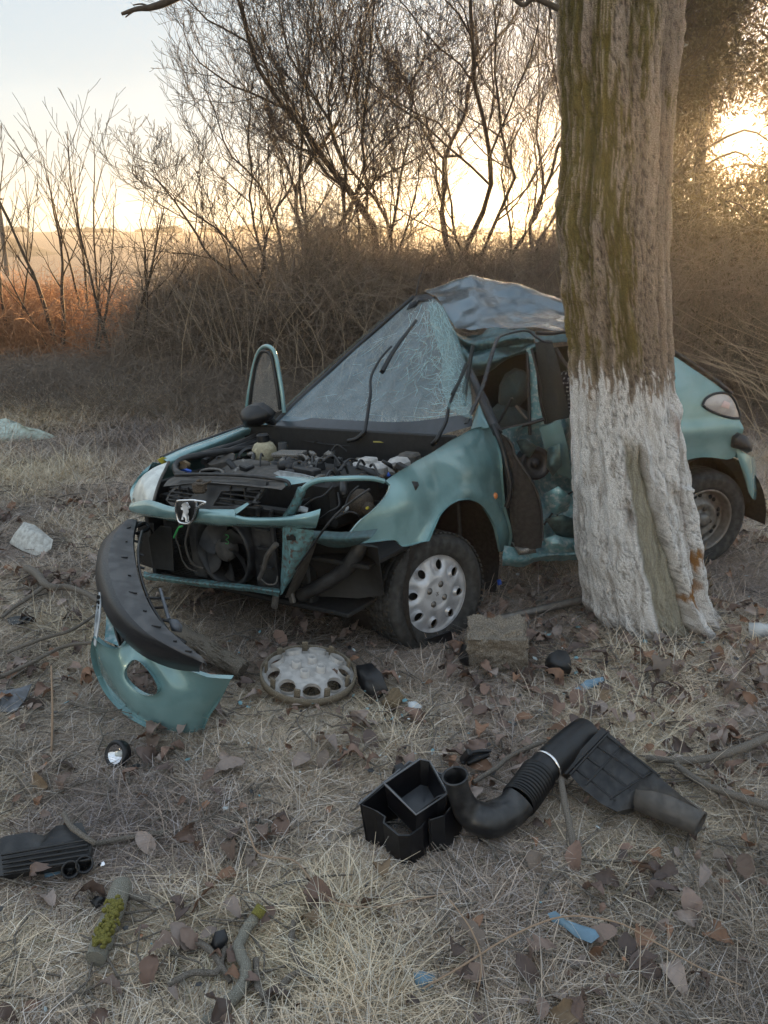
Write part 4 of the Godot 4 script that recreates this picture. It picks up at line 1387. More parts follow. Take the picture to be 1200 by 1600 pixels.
func glasshouse(c: Node3D) -> void:
	# cowl under the windscreen and the bonnet seal
	var st := S()
	loft(st, [[v(-.603,.837,-.436),v(-.271,.808,-.394),v(-.003,.798,-.403),v(.308,.79,-.443),v(.595,.799,-.49)], [v(-.524,.815,-.371),v(-.227,.785,-.34),v(.044,.775,-.34),v(.309,.785,-.383),v(.606,.792,-.411)]], 5, 3)
	var cowl := obj("cowl", st, m.strip, c)
	st = S()
	for seg in [[v(-.182,.797,-.398),v(-.154,.786,-.32)], [v(-.021,.793,-.39),v(-.005,.774,-.329)]]:
		st = S()
		tube(st, seg, .004, .004, 5)
		obj("cowl_joint", st, m.dark, cowl)
	st = S()
	patch(st, [v(.239,.815,-.33),v(.329,.808,-.37),v(.334,.804,-.362),v(.245,.81,-.322)], 0, Vector3.UP, .003)
	obj("yellow_sticker", st, m.faded_yellow, cowl)
	st = S()
	tube(st, smoothed([v(-.57,.818,-.387),v(-.474,.797,-.384),v(-.366,.783,-.388),v(-.211,.764,-.378),v(.005,.76,-.387),v(.252,.774,-.404),v(.463,.794,-.394),v(.596,.805,-.391)], 4), .017, .015, 8)
	obj("bonnet_seal", st, m.black_dusty, c)
	st = S()
	loft(st, [[v(-.557,.806,-.372),v(-.179,.759,-.34),v(.281,.77,-.363),v(.633,.799,-.369)], [v(-.557,.645,-.383),v(-.196,.606,-.338),v(.267,.618,-.363),v(.623,.661,-.371)]], 4, 2)
	obj("bulkhead", st, m.dark_grey, c)
	# windscreen
	var rows := [[v(-.603,.829,-.461),v(-.124,.8,-.439),v(.335,.79,-.463),v(.752,.894,-.473)], [v(-.563,.978,-.752),v(-.153,.949,-.705),v(.262,.942,-.684),v(.663,.982,-.626)], [v(-.521,1.137,-1.069),v(-.169,1.119,-.991),v(.182,1.107,-.937),v(.515,1.083,-.834)], [v(-.458,1.308,-1.4),v(-.2,1.295,-1.291),v(.079,1.279,-1.222),v(.277,1.26,-1.144)], [v(-.374,1.48,-1.697),v(-.259,1.491,-1.631),v(-.169,1.476,-1.599),v(-.036,1.437,-1.499)]]
	st = S()
	loft(st, rows, 8, 6, .007, .6)
	var ws := obj("windscreen", st, m.screen, c)
	# black band along its foot, 3 mm inside the glass
	st = S()
	loft(st, [[v(-.575,.832,-.432),v(-.098,.803,-.408),v(.358,.795,-.43),v(.772,.895,-.439)], [v(-.588,.876,-.568),v(-.126,.874,-.544),v(.319,.883,-.532),v(.727,.943,-.514)]], 6, 4)
	obj("screen_band", st, m.tray_floor, ws)
	# cracks: fine rays and webs raised on the struck side
	st = S()
	var cols := []
	for r in rows: cols.append(smoothed(r, 12))
	var at := func(u: float, t: float) -> Vector3:
		var i: float = clampf(u, 0, 1) * (cols[0].size() - 1)
		var k: int = min(int(i), cols[0].size() - 2)
		var j: float = clampf(t, 0, 1) * 4.0
		var jj: int = min(int(j), 3)
		var a: Vector3 = cols[jj][k].lerp(cols[jj][k + 1], i - k)
		var b: Vector3 = cols[jj + 1][k].lerp(cols[jj + 1][k + 1], i - k)
		return a.lerp(b, j - jj) + v(.0, .006, .006)
	var hubs := [Vector2(.93, .45), Vector2(.8, .85), Vector2(.95, .15), Vector2(.7, .62), Vector2(.97, .7)]
	for k in 520:
		var h: Vector2 = hubs[rng.randi() % hubs.size()]
		var p := h + Vector2(rng.randfn() * .12, rng.randfn() * .12)
		var a := (p - h).angle() + rng.randfn() * .3 + (PI / 2 if rng.randf() < .42 else 0.0)
		var l := .03 + rng.randf() * .13
		var pts := []
		for q in 4:
			var e := p + Vector2.from_angle(a + rng.randfn() * .12) * l * q / 3.0
			if e.x < .02 or e.x > .995 or e.y < .03 or e.y > .99: break
			pts.append(at.call(e.x, e.y))
		if pts.size() > 2: tube(st, pts, .0011 + .0008 * rng.randf(), .0006, 3, false)
	for k in 130:
		var p := Vector2(rng.randf(), rng.randf())
		var a := rng.randf() * TAU
		var l := .04 + rng.randf() * .12
		var pts := []
		for q in 3:
			var e := p + Vector2.from_angle(a) * l * q / 2.0
			if e.x < .1 or e.x > .99 or e.y < .15 or e.y > .97: break
			pts.append(at.call(e.x, e.y))
		if pts.size() > 2: tube(st, pts, .0007, .0005, 3, false)
	obj("cracks", st, m.crack, ws).set_meta("kind", "stuff")
	# crazed, nearly opaque glass on the struck corner
	st = S()
	loft(st, [[v(.661,.979,-.402),v(.735,.949,-.408),v(.79,.935,-.412)], [v(.503,1.074,-.603),v(.601,1.076,-.6),v(.675,1.011,-.608)], [v(.382,1.182,-.805),v(.474,1.166,-.798),v(.554,1.083,-.788)], [v(.194,1.302,-1.032),v(.27,1.297,-1.062),v(.34,1.261,-1.054)], [v(-.088,1.445,-1.412),v(-.015,1.45,-1.402),v(.041,1.426,-1.383)]], 5, 6, .012, 2.5)
	obj("crazed_glass", st, m.crazed, ws)
	# pillars round it
	st = S()
	tube(st, smoothed([v(-.609,.829,-.457),v(-.579,.978,-.753),v(-.543,1.14,-1.078),v(-.479,1.316,-1.409),v(-.392,1.488,-1.708)], 4), .016, .014, 7)
	obj("screen_seal", st, m.black, c)
	st = S()
	loft(st, [[v(-.666,.833,-.49),v(-.638,.986,-.797),v(-.593,1.152,-1.115),v(-.524,1.33,-1.45),v(-.431,1.509,-1.753)], [v(-.722,.813,-.5),v(-.723,.967,-.86),v(-.671,1.137,-1.183),v(-.599,1.318,-1.52),v(-.485,1.496,-1.801)]], 4, 2)
	obj("pillar", st, m.paint, c)
	st = S()
	patch(st, [v(-.349,1.436,-1.595),v(-.321,1.497,-1.635),v(-.247,1.51,-1.639),v(-.156,1.475,-1.608),v(-.172,1.462,-1.572),v(-.24,1.459,-1.548),v(-.266,1.429,-1.531)], .01, Vector3.BACK, .01, .02)
	patch(st, [v(-.278,1.426,-1.461),v(-.252,1.435,-1.541),v(-.256,1.468,-1.536),v(-.291,1.455,-1.512)], .01, Vector3.BACK, .01, .02)
	tube(st, [v(-.31,1.498,-1.619),v(-.31,1.545,-1.64),v(-.34,1.601,-1.713),v(-.357,1.696,-1.819)], .005, .002, 5)
	obj("torn_header", st, m.black, c)
	# wipers
	for wp in [[[v(.084,.809,-.317),v(.137,.822,-.317),v(.172,.849,-.329),v(.176,.875,-.355),v(.143,.99,-.447),v(.13,1.042,-.483),v(.091,1.118,-.549),v(.081,1.201,-.66),v(.088,1.256,-.76)], [v(.093,1.129,-.648),v(.071,1.19,-.752),v(.059,1.256,-.863),v(.059,1.312,-.959),v(.044,1.37,-1.08)]], [[v(.626,.825,-.3),v(.659,.849,-.286),v(.666,.882,-.313),v(.66,.926,-.38),v(.638,1.001,-.458),v(.611,1.072,-.582),v(.609,1.147,-.675)], [v(.57,.95,-.684),v(.579,1.04,-.71),v(.578,1.128,-.752),v(.584,1.248,-.798)]]]:
		st = S()
		tube(st, smoothed(wp[0], 3), .013, .006, 6)
		var arm := obj("wiper_arm", st, m.black, c)
		st = S()
		tube(st, smoothed(wp[1], 3), .017, .012, 4)
		obj("wiper_blade", st, m.black, arm)
	# far mirror and far door, standing open
	st = S()
	patch(st, [v(-.675,.915,-.28),v(-.643,.961,-.276),v(-.59,.982,-.288),v(-.52,.984,-.289),v(-.474,.955,-.299),v(-.455,.924,-.315),v(-.491,.886,-.316),v(-.571,.858,-.31),v(-.654,.853,-.299)], .07, Vector3.BACK, .05, 0, 5, 6)
	tube(st, [v(-.568,.901,-.383),v(-.556,.855,-.432)], .03, .025, 8)
	obj("mirror", st, m.black, c)
	var fr := [v(-.981,.829,-.62),v(-.934,.975,-.62),v(-.884,1.132,-.634),v(-.835,1.228,-.638),v(-.775,1.274,-.629),v(-.704,1.283,-.606),v(-.661,1.261,-.601),v(-.638,1.212,-.596),v(-.615,1.101,-.583),v(-.601,1.008,-.575),v(-.591,.895,-.564)]
	st = S()
	tube(st, smoothed(fr, 3), .013, .013, 8)
	var dr := obj("far_door", st, m.paint, c)
	st = S()
	tube(st, smoothed([v(-.944,.854,-.621),v(-.899,1.016,-.618),v(-.849,1.171,-.632),v(-.785,1.245,-.624),v(-.714,1.254,-.601),v(-.674,1.228,-.594),v(-.657,1.157,-.586),v(-.635,1.065,-.571),v(-.622,.913,-.566)], 3), .012, .012, 6)
	loft(st, [[v(-1.002,.702,-.552),v(-.822,.71,-.558),v(-.61,.721,-.562)], [v(-.964,.848,-.606),v(-.781,.852,-.578),v(-.606,.912,-.577)]], 3, 3)
	obj("door_trim", st, m.black, dr)
	st = S()
	patch(st, [v(-.931,.847,-.618),v(-.895,1.016,-.621),v(-.845,1.171,-.634),v(-.783,1.24,-.626),v(-.717,1.25,-.598),v(-.678,1.225,-.591),v(-.66,1.158,-.584),v(-.639,1.058,-.568),v(-.629,.906,-.561)], .004, Vector3.BACK, 0)
	obj("door_pane", st, m.mirror_pane, dr)
	# crumpled roof
	var rf := [[v(-.517,1.461,-1.842),v(-.363,1.498,-1.728),v(-.259,1.508,-1.68),v(-.055,1.453,-1.509),v(.158,1.331,-1.288)], [v(-.369,1.525,-1.945),v(-.196,1.545,-1.772),v(-.073,1.512,-1.665),v(.081,1.421,-1.437),v(.233,1.309,-1.221)], [v(-.217,1.562,-2.053),v(-.001,1.586,-1.775),v(.099,1.525,-1.616),v(.195,1.412,-1.396),v(.347,1.292,-1.18)], [v(-.111,1.548,-2.13),v(.1,1.57,-1.811),v(.214,1.496,-1.602),v(.316,1.399,-1.398),v(.446,1.296,-1.19)], [v(.069,1.508,-2.139),v(.271,1.534,-1.789),v(.359,1.466,-1.61),v(.452,1.371,-1.412),v(.573,1.3,-1.182)], [v(.279,1.446,-2.172),v(.472,1.468,-1.815),v(.561,1.404,-1.612),v(.641,1.342,-1.427),v(.75,1.295,-1.187)], [v(.476,1.37,-2.196),v(.658,1.397,-1.831),v(.74,1.343,-1.646),v(.822,1.297,-1.462),v(.929,1.257,-1.22)], [v(.768,1.222,-2.293),v(.934,1.264,-1.916),v(1.001,1.232,-1.744),v(1.067,1.204,-1.571),v(1.163,1.186,-1.321)], [v(1.085,1.041,-2.41),v(1.224,1.09,-2.013),v(1.278,1.098,-1.867),v(1.358,1.118,-1.614),v(1.442,1.139,-1.352)]]
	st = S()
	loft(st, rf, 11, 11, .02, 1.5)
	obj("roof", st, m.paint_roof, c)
	# the crushed roof rail under it
	st = S()
	loft(st, [[v(.162,1.329,-1.267),v(.306,1.282,-1.213),v(.466,1.291,-1.155),v(.62,1.3,-1.167),v(.758,1.283,-1.17)], [v(.272,1.292,-1.114),v(.411,1.243,-1.045),v(.556,1.249,-1.026),v(.684,1.262,-1.043),v(.799,1.256,-1.077)], [v(.228,1.228,-1.222),v(.404,1.177,-1.093),v(.552,1.202,-1.05),v(.663,1.214,-1.08),v(.786,1.225,-1.095)], [v(.38,1.21,-1.024),v(.518,1.145,-.943),v(.628,1.156,-.96),v(.713,1.186,-1.019),v(.815,1.217,-1.066)], [v(.384,1.153,-1.055),v(.498,1.079,-.994),v(.602,1.116,-1.005),v(.702,1.153,-1.038),v(.81,1.194,-1.089)]], 8, 8, .028, 2.0)
	loft(st, [[v(.785,1.267,-1.115),v(.86,1.262,-1.145),v(.951,1.26,-1.187),v(1.18,1.194,-1.233),v(1.448,1.138,-1.332)], [v(.801,1.236,-1.08),v(.876,1.225,-1.11),v(.967,1.223,-1.151),v(1.194,1.159,-1.196),v(1.461,1.106,-1.294)]], 5, 3, .004, 2.0)
	obj("roof_rail", st, m.crushed, c)
	st = S()
	tube(st, smoothed([v(.809,1.283,-1.082),v(.883,1.275,-1.112),v(.968,1.279,-1.149),v(1.074,1.263,-1.152)], 3), .01, .01, 6)
	obj("roof_seal", st, m.black, c)

func side(c: Node3D) -> void:
	# inside: a dark shell, seats with headrests
	var st := S()
	patch(st, [v(.275,1.123,-1.325),v(.74,1.157,-1.659),v(.86,1.07,-1.752),v(.885,.46,-1.685),v(.783,-.078,-1.523),v(.642,.051,-1.042),v(.507,.651,-1.029)], -.25, v(0, 0, 1), .01)
	obj("cabin_lining", st, m.fabric, c)
	st = S()
	patch(st, [v(.573,.893,-1.085),v(.583,.986,-1.087),v(.613,1.048,-1.104),v(.66,1.079,-1.137),v(.7,1.061,-1.166),v(.714,.996,-1.181),v(.699,.918,-1.175),v(.662,.877,-1.151),v(.612,.86,-1.116)], .06, Vector3.BACK, .08)
	var seat := obj("seat", st, m.seat, c)
	st = S()
	patch(st, [v(.519,.65,-1.038),v(.541,.834,-1.042),v(.594,.887,-1.076),v(.662,.87,-1.151),v(.717,.814,-1.195),v(.727,.626,-1.214)], .07, Vector3.BACK, .1)
	obj("seat_back", st, m.seat, seat)
	st = S()
	tube(st, [v(.607,.784,-.969),v(.658,.867,-.976),v(.711,.949,-.971)], .006, .01, 6)
	obj("seat_belt", st, m.fabric, c)
	st = S()
	tube(st, smoothed([v(.721,.904,-.994),v(.753,.867,-.995),v(.786,.833,-.996)], 3), .008, .007, 6)
	obj("torn_strap", st, m.stick, c)
	# checked cloth in the back
	st = S()
	patch(st, [v(.82,.99,-1.234),v(.851,1.04,-1.252),v(.903,1.06,-1.289),v(.945,1.032,-1.321),v(.954,.833,-1.34),v(.923,.781,-1.321),v(.86,.805,-1.274),v(.828,.881,-1.246)], .06, Vector3.BACK, .03, .02)
	obj("checked_cloth", st, m.checked, c)
	# centre pillar and window frame
	st = S()
	loft(st, [[v(.837,1.236,-1.007),v(.884,1.248,-1.016),v(.917,1.245,-1.039)], [v(.852,1.124,-1.001),v(.919,1.13,-.999),v(.959,1.12,-1.029)], [v(.87,.955,-1),v(.943,.963,-1.002),v(.991,.952,-1.038)], [v(.89,.805,-.999),v(.963,.821,-1.001),v(1.02,.823,-1.043)]], 3, 4, .006, 2.0)
	obj("centre_pillar", st, m.fabric, c)
	st = S()
	loft(st, [[v(.807,1.208,-.962),v(.838,1.221,-.959)], [v(.82,1.062,-.957),v(.867,1.08,-.952)], [v(.833,.93,-.938),v(.886,.948,-.937)], [v(.842,.802,-.928),v(.911,.817,-.94)]], 3, 4, .008, 2.5)
	obj("window_frame", st, m.paint_dirty, c)
	st = S()
	tube(st, smoothed([v(.847,1.213,-.941),v(.864,1.165,-.933),v(.886,1.083,-.929),v(.903,.999,-.934),v(.902,.94,-.925),v(.92,.866,-.931),v(.924,.818,-.936)], 4), .007, .006, 5)
	obj("window_seal", st, m.black, c)
	st = S()
	tube(st, smoothed([v(.812,1.194,-.967),v(.828,1.031,-.94),v(.838,.882,-.919),v(.849,.767,-.898)], 3), .009, .008, 6)
	obj("window_seal", st, m.black, c)
	st = S()
	tube(st, [v(.725,.806,-.806),v(.829,.824,-.88),v(.921,.851,-.92)], .01, .01, 6)
	obj("window_seal", st, m.black, c)
	st = S()
	tube(st, smoothed([v(.931,1.2,-1.053),v(.97,1.133,-1.06),v(1.009,1.082,-1.067)], 3), .012, .012, 6)
	obj("window_seal", st, m.black, c)
	# the near pillar bent back, its frame and bright inner edge
	st = S()
	tube(st, smoothed([v(.56,1.123,-.789),v(.646,1.055,-.708),v(.725,.957,-.647),v(.804,.882,-.586),v(.856,.85,-.527)], 4), .02, .022, 8)
	tube(st, smoothed([v(.585,1.029,-.838),v(.674,.971,-.758),v(.76,.887,-.678),v(.832,.834,-.609)], 4), .012, .012, 6)
	obj("bent_pillar", st, m.strip, c)
	st = S()
	patch(st, [v(.67,.843,-.59),v(.662,.911,-.654),v(.677,.973,-.686),v(.744,.907,-.615),v(.797,.868,-.557)], .012, Vector3.BACK, .008)
	obj("pillar_foot", st, m.paint, c)
	st = S()
	var sp := smoothed([v(.748,.91,-.42),v(.762,.98,-.475),v(.766,1.076,-.571),v(.752,1.189,-.677),v(.744,1.275,-.764),v(.74,1.291,-.834),v(.775,1.303,-.908),v(.828,1.304,-.947),v(.868,1.274,-.953),v(.911,1.246,-.961),v(.942,1.24,-.984)], 4)
	var ac := []
	for k in sp.size(): ac.append(v(.013, .004, .006) * (1.0 if k < 22 else .5))
	band(st, sp, ac, .004)
	obj("dangling_trim", st, m.strip, c)
	st = S()
	tube(st, smoothed([v(.661,1.257,-.668),v(.666,1.155,-.617),v(.661,1.077,-.594),v(.678,.977,-.538)], 3), .007, .004, 5)
	obj("splintered_trim", st, m.fabric, c)
	st = S()
	tube(st, smoothed([v(.6,1.161,-.692),v(.621,1.094,-.588),v(.638,1.042,-.48)], 3), .012, .008, 6)
	obj("splintered_trim", st, m.fabric, c)
	# crushed front door
	st = S()
	loft(st, [[v(.793,.832,-.681),v(.826,.82,-.828),v(.906,.808,-.912),v(1.012,.856,-.911),v(1.006,.828,-1.132)], [v(.838,.732,-.645),v(.81,.7,-.874),v(.864,.666,-.99),v(1.007,.727,-.965),v(1,.684,-1.186)], [v(.847,.595,-.66),v(.844,.555,-.834),v(.872,.506,-1.006),v(.954,.515,-1.089),v(1.003,.493,-1.2)], [v(.859,.445,-.654),v(.87,.404,-.813),v(.917,.392,-.947),v(.939,.307,-1.141),v(.995,.288,-1.232)], [v(.907,.329,-.598),v(.886,.258,-.81),v(.955,.27,-.884),v(.972,.199,-1.073),v(1.021,.153,-1.186)], [v(.949,.232,-.573),v(.931,.16,-.75),v(.973,.147,-.855),v(1.03,.103,-.973),v(1.067,.068,-1.102)]], 10, 10, .045, 1.5)
	var door := obj("crushed_door", st, m.paint_dirty, c)
	st = S()
	loft(st, [[v(.973,.838,-.76),v(1.021,.855,-.77),v(1.064,.877,-.799)], [v(.987,.73,-.778),v(1.043,.737,-.793),v(1.09,.746,-.827)], [v(.996,.589,-.843),v(1.038,.571,-.874),v(1.072,.534,-.926)]], 4, 4, .006, 1.5)
	obj("door_skin", st, m.paint, door)
	st = S()
	patch(st, [v(.876,.853,-.516),v(.905,.825,-.539),v(.933,.786,-.55),v(.946,.736,-.55),v(.982,.66,-.569),v(1.024,.57,-.592),v(1.054,.463,-.596),v(1.062,.317,-.587),v(1.054,.266,-.585),v(1.018,.259,-.559),v(.936,.272,-.524),v(.917,.384,-.527),v(.903,.548,-.531),v(.885,.726,-.531)], .02, v(.6, 0, .8), .006, .014, 2.0)
	obj("door_lining", st, m.mud, door)
	st = S()
	tube(st, smoothed([v(.91,.827,-.53),v(.935,.788,-.539),v(.948,.738,-.539),v(.992,.665,-.55),v(1.033,.575,-.574),v(1.063,.469,-.578),v(1.07,.306,-.569)], 3), .006, .005, 6)
	obj("lining_edge", st, m.strip, door)
	st = S()
	tube(st, smoothed([v(.843,.89,-.515),v(.88,.838,-.495),v(.899,.775,-.501),v(.922,.687,-.498),v(.935,.607,-.501),v(.929,.541,-.501),v(.913,.486,-.493)], 4), .014, .012, 7)
	obj("door_seal", st, m.black, door)
	st = S()
	var dish := along(v(.75, .15, .7), v(.97,.661,-.721))
	lathe(st, dish, [Vector2(.085, -.09), Vector2(.085, -.01), Vector2(.078, .004), Vector2(.06, -.006), Vector2(.03, -.03), Vector2(.022, -.012), Vector2(0, -.006)], 24)
	obj("loudspeaker", st, m.blotch, door)
	st = S()
	tube(st, smoothed([v(1.002,.337,-.727),v(1.031,.405,-.806),v(1.043,.448,-.874),v(1.064,.465,-.95)], 3), .006, .005, 5)
	obj("torn_cable", st, m.black, door)
	st = S()
	tube(st, smoothed([v(1.03,.388,-.807),v(1.058,.339,-.806),v(1.073,.306,-.819)], 3), .004, .003, 5)
	obj("torn_cable", st, m.black, door)
	# torn and folded sheet hanging in the wreckage
	for tp in [[[v(1.009,.51,-.721),v(1.09,.559,-.715),v(1.14,.497,-.755),v(1.101,.395,-.808),v(1.073,.397,-.714),v(1.024,.429,-.7)], m.paint_dirty], [[v(1.022,.374,-.702),v(1.113,.4,-.718),v(1.169,.357,-.786),v(1.137,.258,-.818),v(1.075,.285,-.722)], m.crushed], [[v(1.011,.277,-.676),v(1.087,.306,-.68),v(1.148,.258,-.752),v(1.146,.194,-.779),v(1.063,.21,-.669)], m.paint_dirty], [[v(.882,.778,-.674),v(.944,.802,-.667),v(.987,.748,-.69),v(.942,.699,-.722),v(.894,.718,-.711)], m.crushed], [[v(1.029,.742,-.733),v(1.094,.766,-.729),v(1.105,.659,-.745),v(1.05,.599,-.758),v(1.017,.644,-.755)], m.crushed], [[v(.898,.281,-.57),v(.963,.269,-.568),v(1.02,.279,-.584),v(1.023,.23,-.589),v(.941,.218,-.567)], m.alu]]:
		st = S()
		patch(st, tp[0], .03, v(.4, .2, 1), .003, .03, 2.2, 6)
		obj("torn_sheet", st, tp[1], door)
	# sill
	st = S()
	loft(st, [[v(.9,.283,-.497),v(.965,.218,-.647),v(1.028,.18,-.819),v(1.069,.11,-1.1)], [v(.905,.215,-.456),v(.982,.182,-.612),v(1.044,.158,-.782),v(1.088,.079,-1.054)], [v(.861,.151,-.527),v(.943,.125,-.687),v(1.017,.107,-.84),v(1.066,.03,-1.103)]], 8, 5, .02, 2.5)
	obj("sill", st, m.paint_dirty, c)

func rear(c: Node3D) -> void:
	var st := S()
	panel(st, curvy(P2([-.64,1.264,-.525,1.243,-.446,1.218,-.372,1.179,-.3,1.133,-.218,1.083,-.147,1.039,-.074,.987,-.133,1.001,-.188,.994,-.229,.973,-.241,.943,-.201,.913,-.097,.872,.001,.852,.022,.802,.023,.742,.017,.699,.005,.647,-.044,.636,-.15,.656,-.253,.661,-.331,.639,-.379,.58,-.555,.525,-.828,.551,-.925,1.213])), [], tail, .04, .012)
	obj("rear_quarter", st, m.paint, c)
	# tail lamp
	st = S()
	var f := []
	for q in P2([-.241,.943,-.225,.973,-.184,.994,-.133,1.001,-.079,.991,-.041,.955,-.017,.912,0,.859,-.098,.876,-.196,.913]): f.append(tail(q))
	patch(st, f, .018, tail(Vector2(0, .9)) - tail(Vector2(0, .9)) + v(.806,-.073,.587), .02)
	var lamp := obj("tail_lamp", st, m.tail, c)
	st = S()
	f = []
	for q in P2([-.139,.933,-.119,.963,-.08,.947,-.088,.917]): f.append(tail(q) + v(.806,-.073,.587) * .019)
	patch(st, f, .006, v(.806,-.073,.587), .004)
	obj("red_lens", st, m.red, lamp)
	st = S()
	f = []
	for q in P2([-.241,.943,-.225,.973,-.184,.994,-.133,1.001,-.079,.991,-.041,.955,-.017,.912,0,.859,-.098,.876,-.196,.913,-.241,.943]): f.append(tail(q) + v(.806,-.073,.587) * .004)
	tube(st, smoothed(f, 2), .007, .007, 5, false)
	obj("lamp_seal", st, m.strip, lamp)
	# black seal of the tailgate along the sloping roof edge, and the back beyond
	st = S()
	f = []
	for q in P2([-.456,1.237,-.391,1.202,-.315,1.157,-.237,1.107,-.157,1.053,-.066,.987]): f.append(tail(q) + v(0, .01, 0) - v(.806,-.073,.587) * .03)
	var ac := []
	for q in f: ac.append(v(.806,-.073,.587) * .045)
	band(st, smoothed(f, 2), padded(ac, smoothed(f, 2).size()), .008)
	obj("tailgate_edge", st, m.strip, c)
	st = S()
	var back := []
	for q in P2([-.456,1.237,-.066,.987,.001,.852,.035,.723,.032,.634]):
		back.append([tail(q) - v(.806,-.073,.587) * .01, tail(q) - v(.806,-.073,.587) * .5 + v(.584,-.053,-.81) * .07, tail(q) - v(.806,-.073,.587) * 1.2 + v(.584,-.053,-.81) * .03])
	loft(st, back, 3, 3)
	obj("tailgate", st, m.paint, c)
	# torn bumper corner
	st = S()
	loft(st, [[v(1.712,.634,-1.593),v(1.742,.584,-1.624),v(1.766,.546,-1.696),v(1.757,.504,-1.825)], [v(1.723,.564,-1.6),v(1.756,.516,-1.634),v(1.777,.463,-1.705),v(1.766,.411,-1.849)], [v(1.738,.487,-1.63),v(1.766,.425,-1.66),v(1.784,.36,-1.726),v(1.77,.31,-1.867)], [v(1.75,.406,-1.675),v(1.766,.334,-1.705),v(1.776,.285,-1.758),v(1.768,.248,-1.872)]], 4, 4, .004, 2.0)
	var bm := obj("bumper_corner", st, m.paint, c)
	st = S()
	patch(st, [v(1.709,.614,-1.557),v(1.719,.665,-1.548),v(1.744,.687,-1.562),v(1.77,.667,-1.601),v(1.787,.628,-1.646),v(1.782,.582,-1.662),v(1.76,.573,-1.633),v(1.733,.601,-1.592)], .05, v(.806,-.073,.587), .05)
	obj("bumper_strip", st, m.strip, bm)
	# inside of the arch
	st = S()
	var wc := v(1.59,.191,-1.566)
	for k in 18:
		var q := []
		for t in [k * PI / 17.0 - .15, (k + 1) * PI / 17.0 - .15]:
			q.append([wc + v(.584,-.053,-.81) * cos(t) * .38 + v(0, sin(t) * .38, 0) + v(.806,-.073,.587) * .02, wc + v(.584,-.053,-.81) * cos(t) * .37 + v(0, sin(t) * .37, 0) - v(.806,-.073,.587) * .4])
		quad(st, q[0][0], q[1][0], q[1][1], q[0][1])
	lathe(st, along(v(.806,-.073,.587), wc - v(.806,-.073,.587) * .34), [Vector2(0, 0), Vector2(.4, 0)], 20)
	obj("arch_liner", st, m.mud, c)
	st = S()
	loft(st, [[v(1.674,.553,-1.637),v(1.711,.481,-1.714),v(1.734,.37,-1.776),v(1.748,.242,-1.828)], [v(1.638,.517,-1.626),v(1.677,.432,-1.724),v(1.7,.339,-1.784),v(1.708,.239,-1.824)]], 3, 2, .01, 2.0)
	obj("arch_bracket", st, m.mud, c)

func padded(a: Array, n: int) -> Array:
	var o := []
	for k in n: o.append(a[min(k * a.size() / n, a.size() - 1)])
	return o

func tyre_shape(st: SurfaceTool, r: float, w: float, rim: float) -> void:
	lathe(st, Transform3D(), [Vector2(rim, -w * .42), Vector2(rim + .02, -w * .5), Vector2(lerpf(rim, r, .6), -w * .53), Vector2(r - .018, -w * .48), Vector2(r - .004, -w * .4), Vector2(r, -w * .3), Vector2(r, -w * .23), Vector2(r - .007, -w * .22), Vector2(r - .007, -w * .19), Vector2(r, -w * .18), Vector2(r + .001, -w * .03), Vector2(r - .007, -w * .02), Vector2(r - .007, w * .02), Vector2(r + .001, w * .03), Vector2(r, w * .18), Vector2(r - .007, w * .19), Vector2(r - .007, w * .22), Vector2(r, w * .23), Vector2(r, w * .3), Vector2(r - .004, w * .4), Vector2(r - .018, w * .48), Vector2(lerpf(rim, r, .62), w * .53), Vector2(lerpf(rim, r, .56), w * .53), Vector2(rim + .02, w * .5), Vector2(rim + .008, w * .46), Vector2(rim, w * .4)], 72)

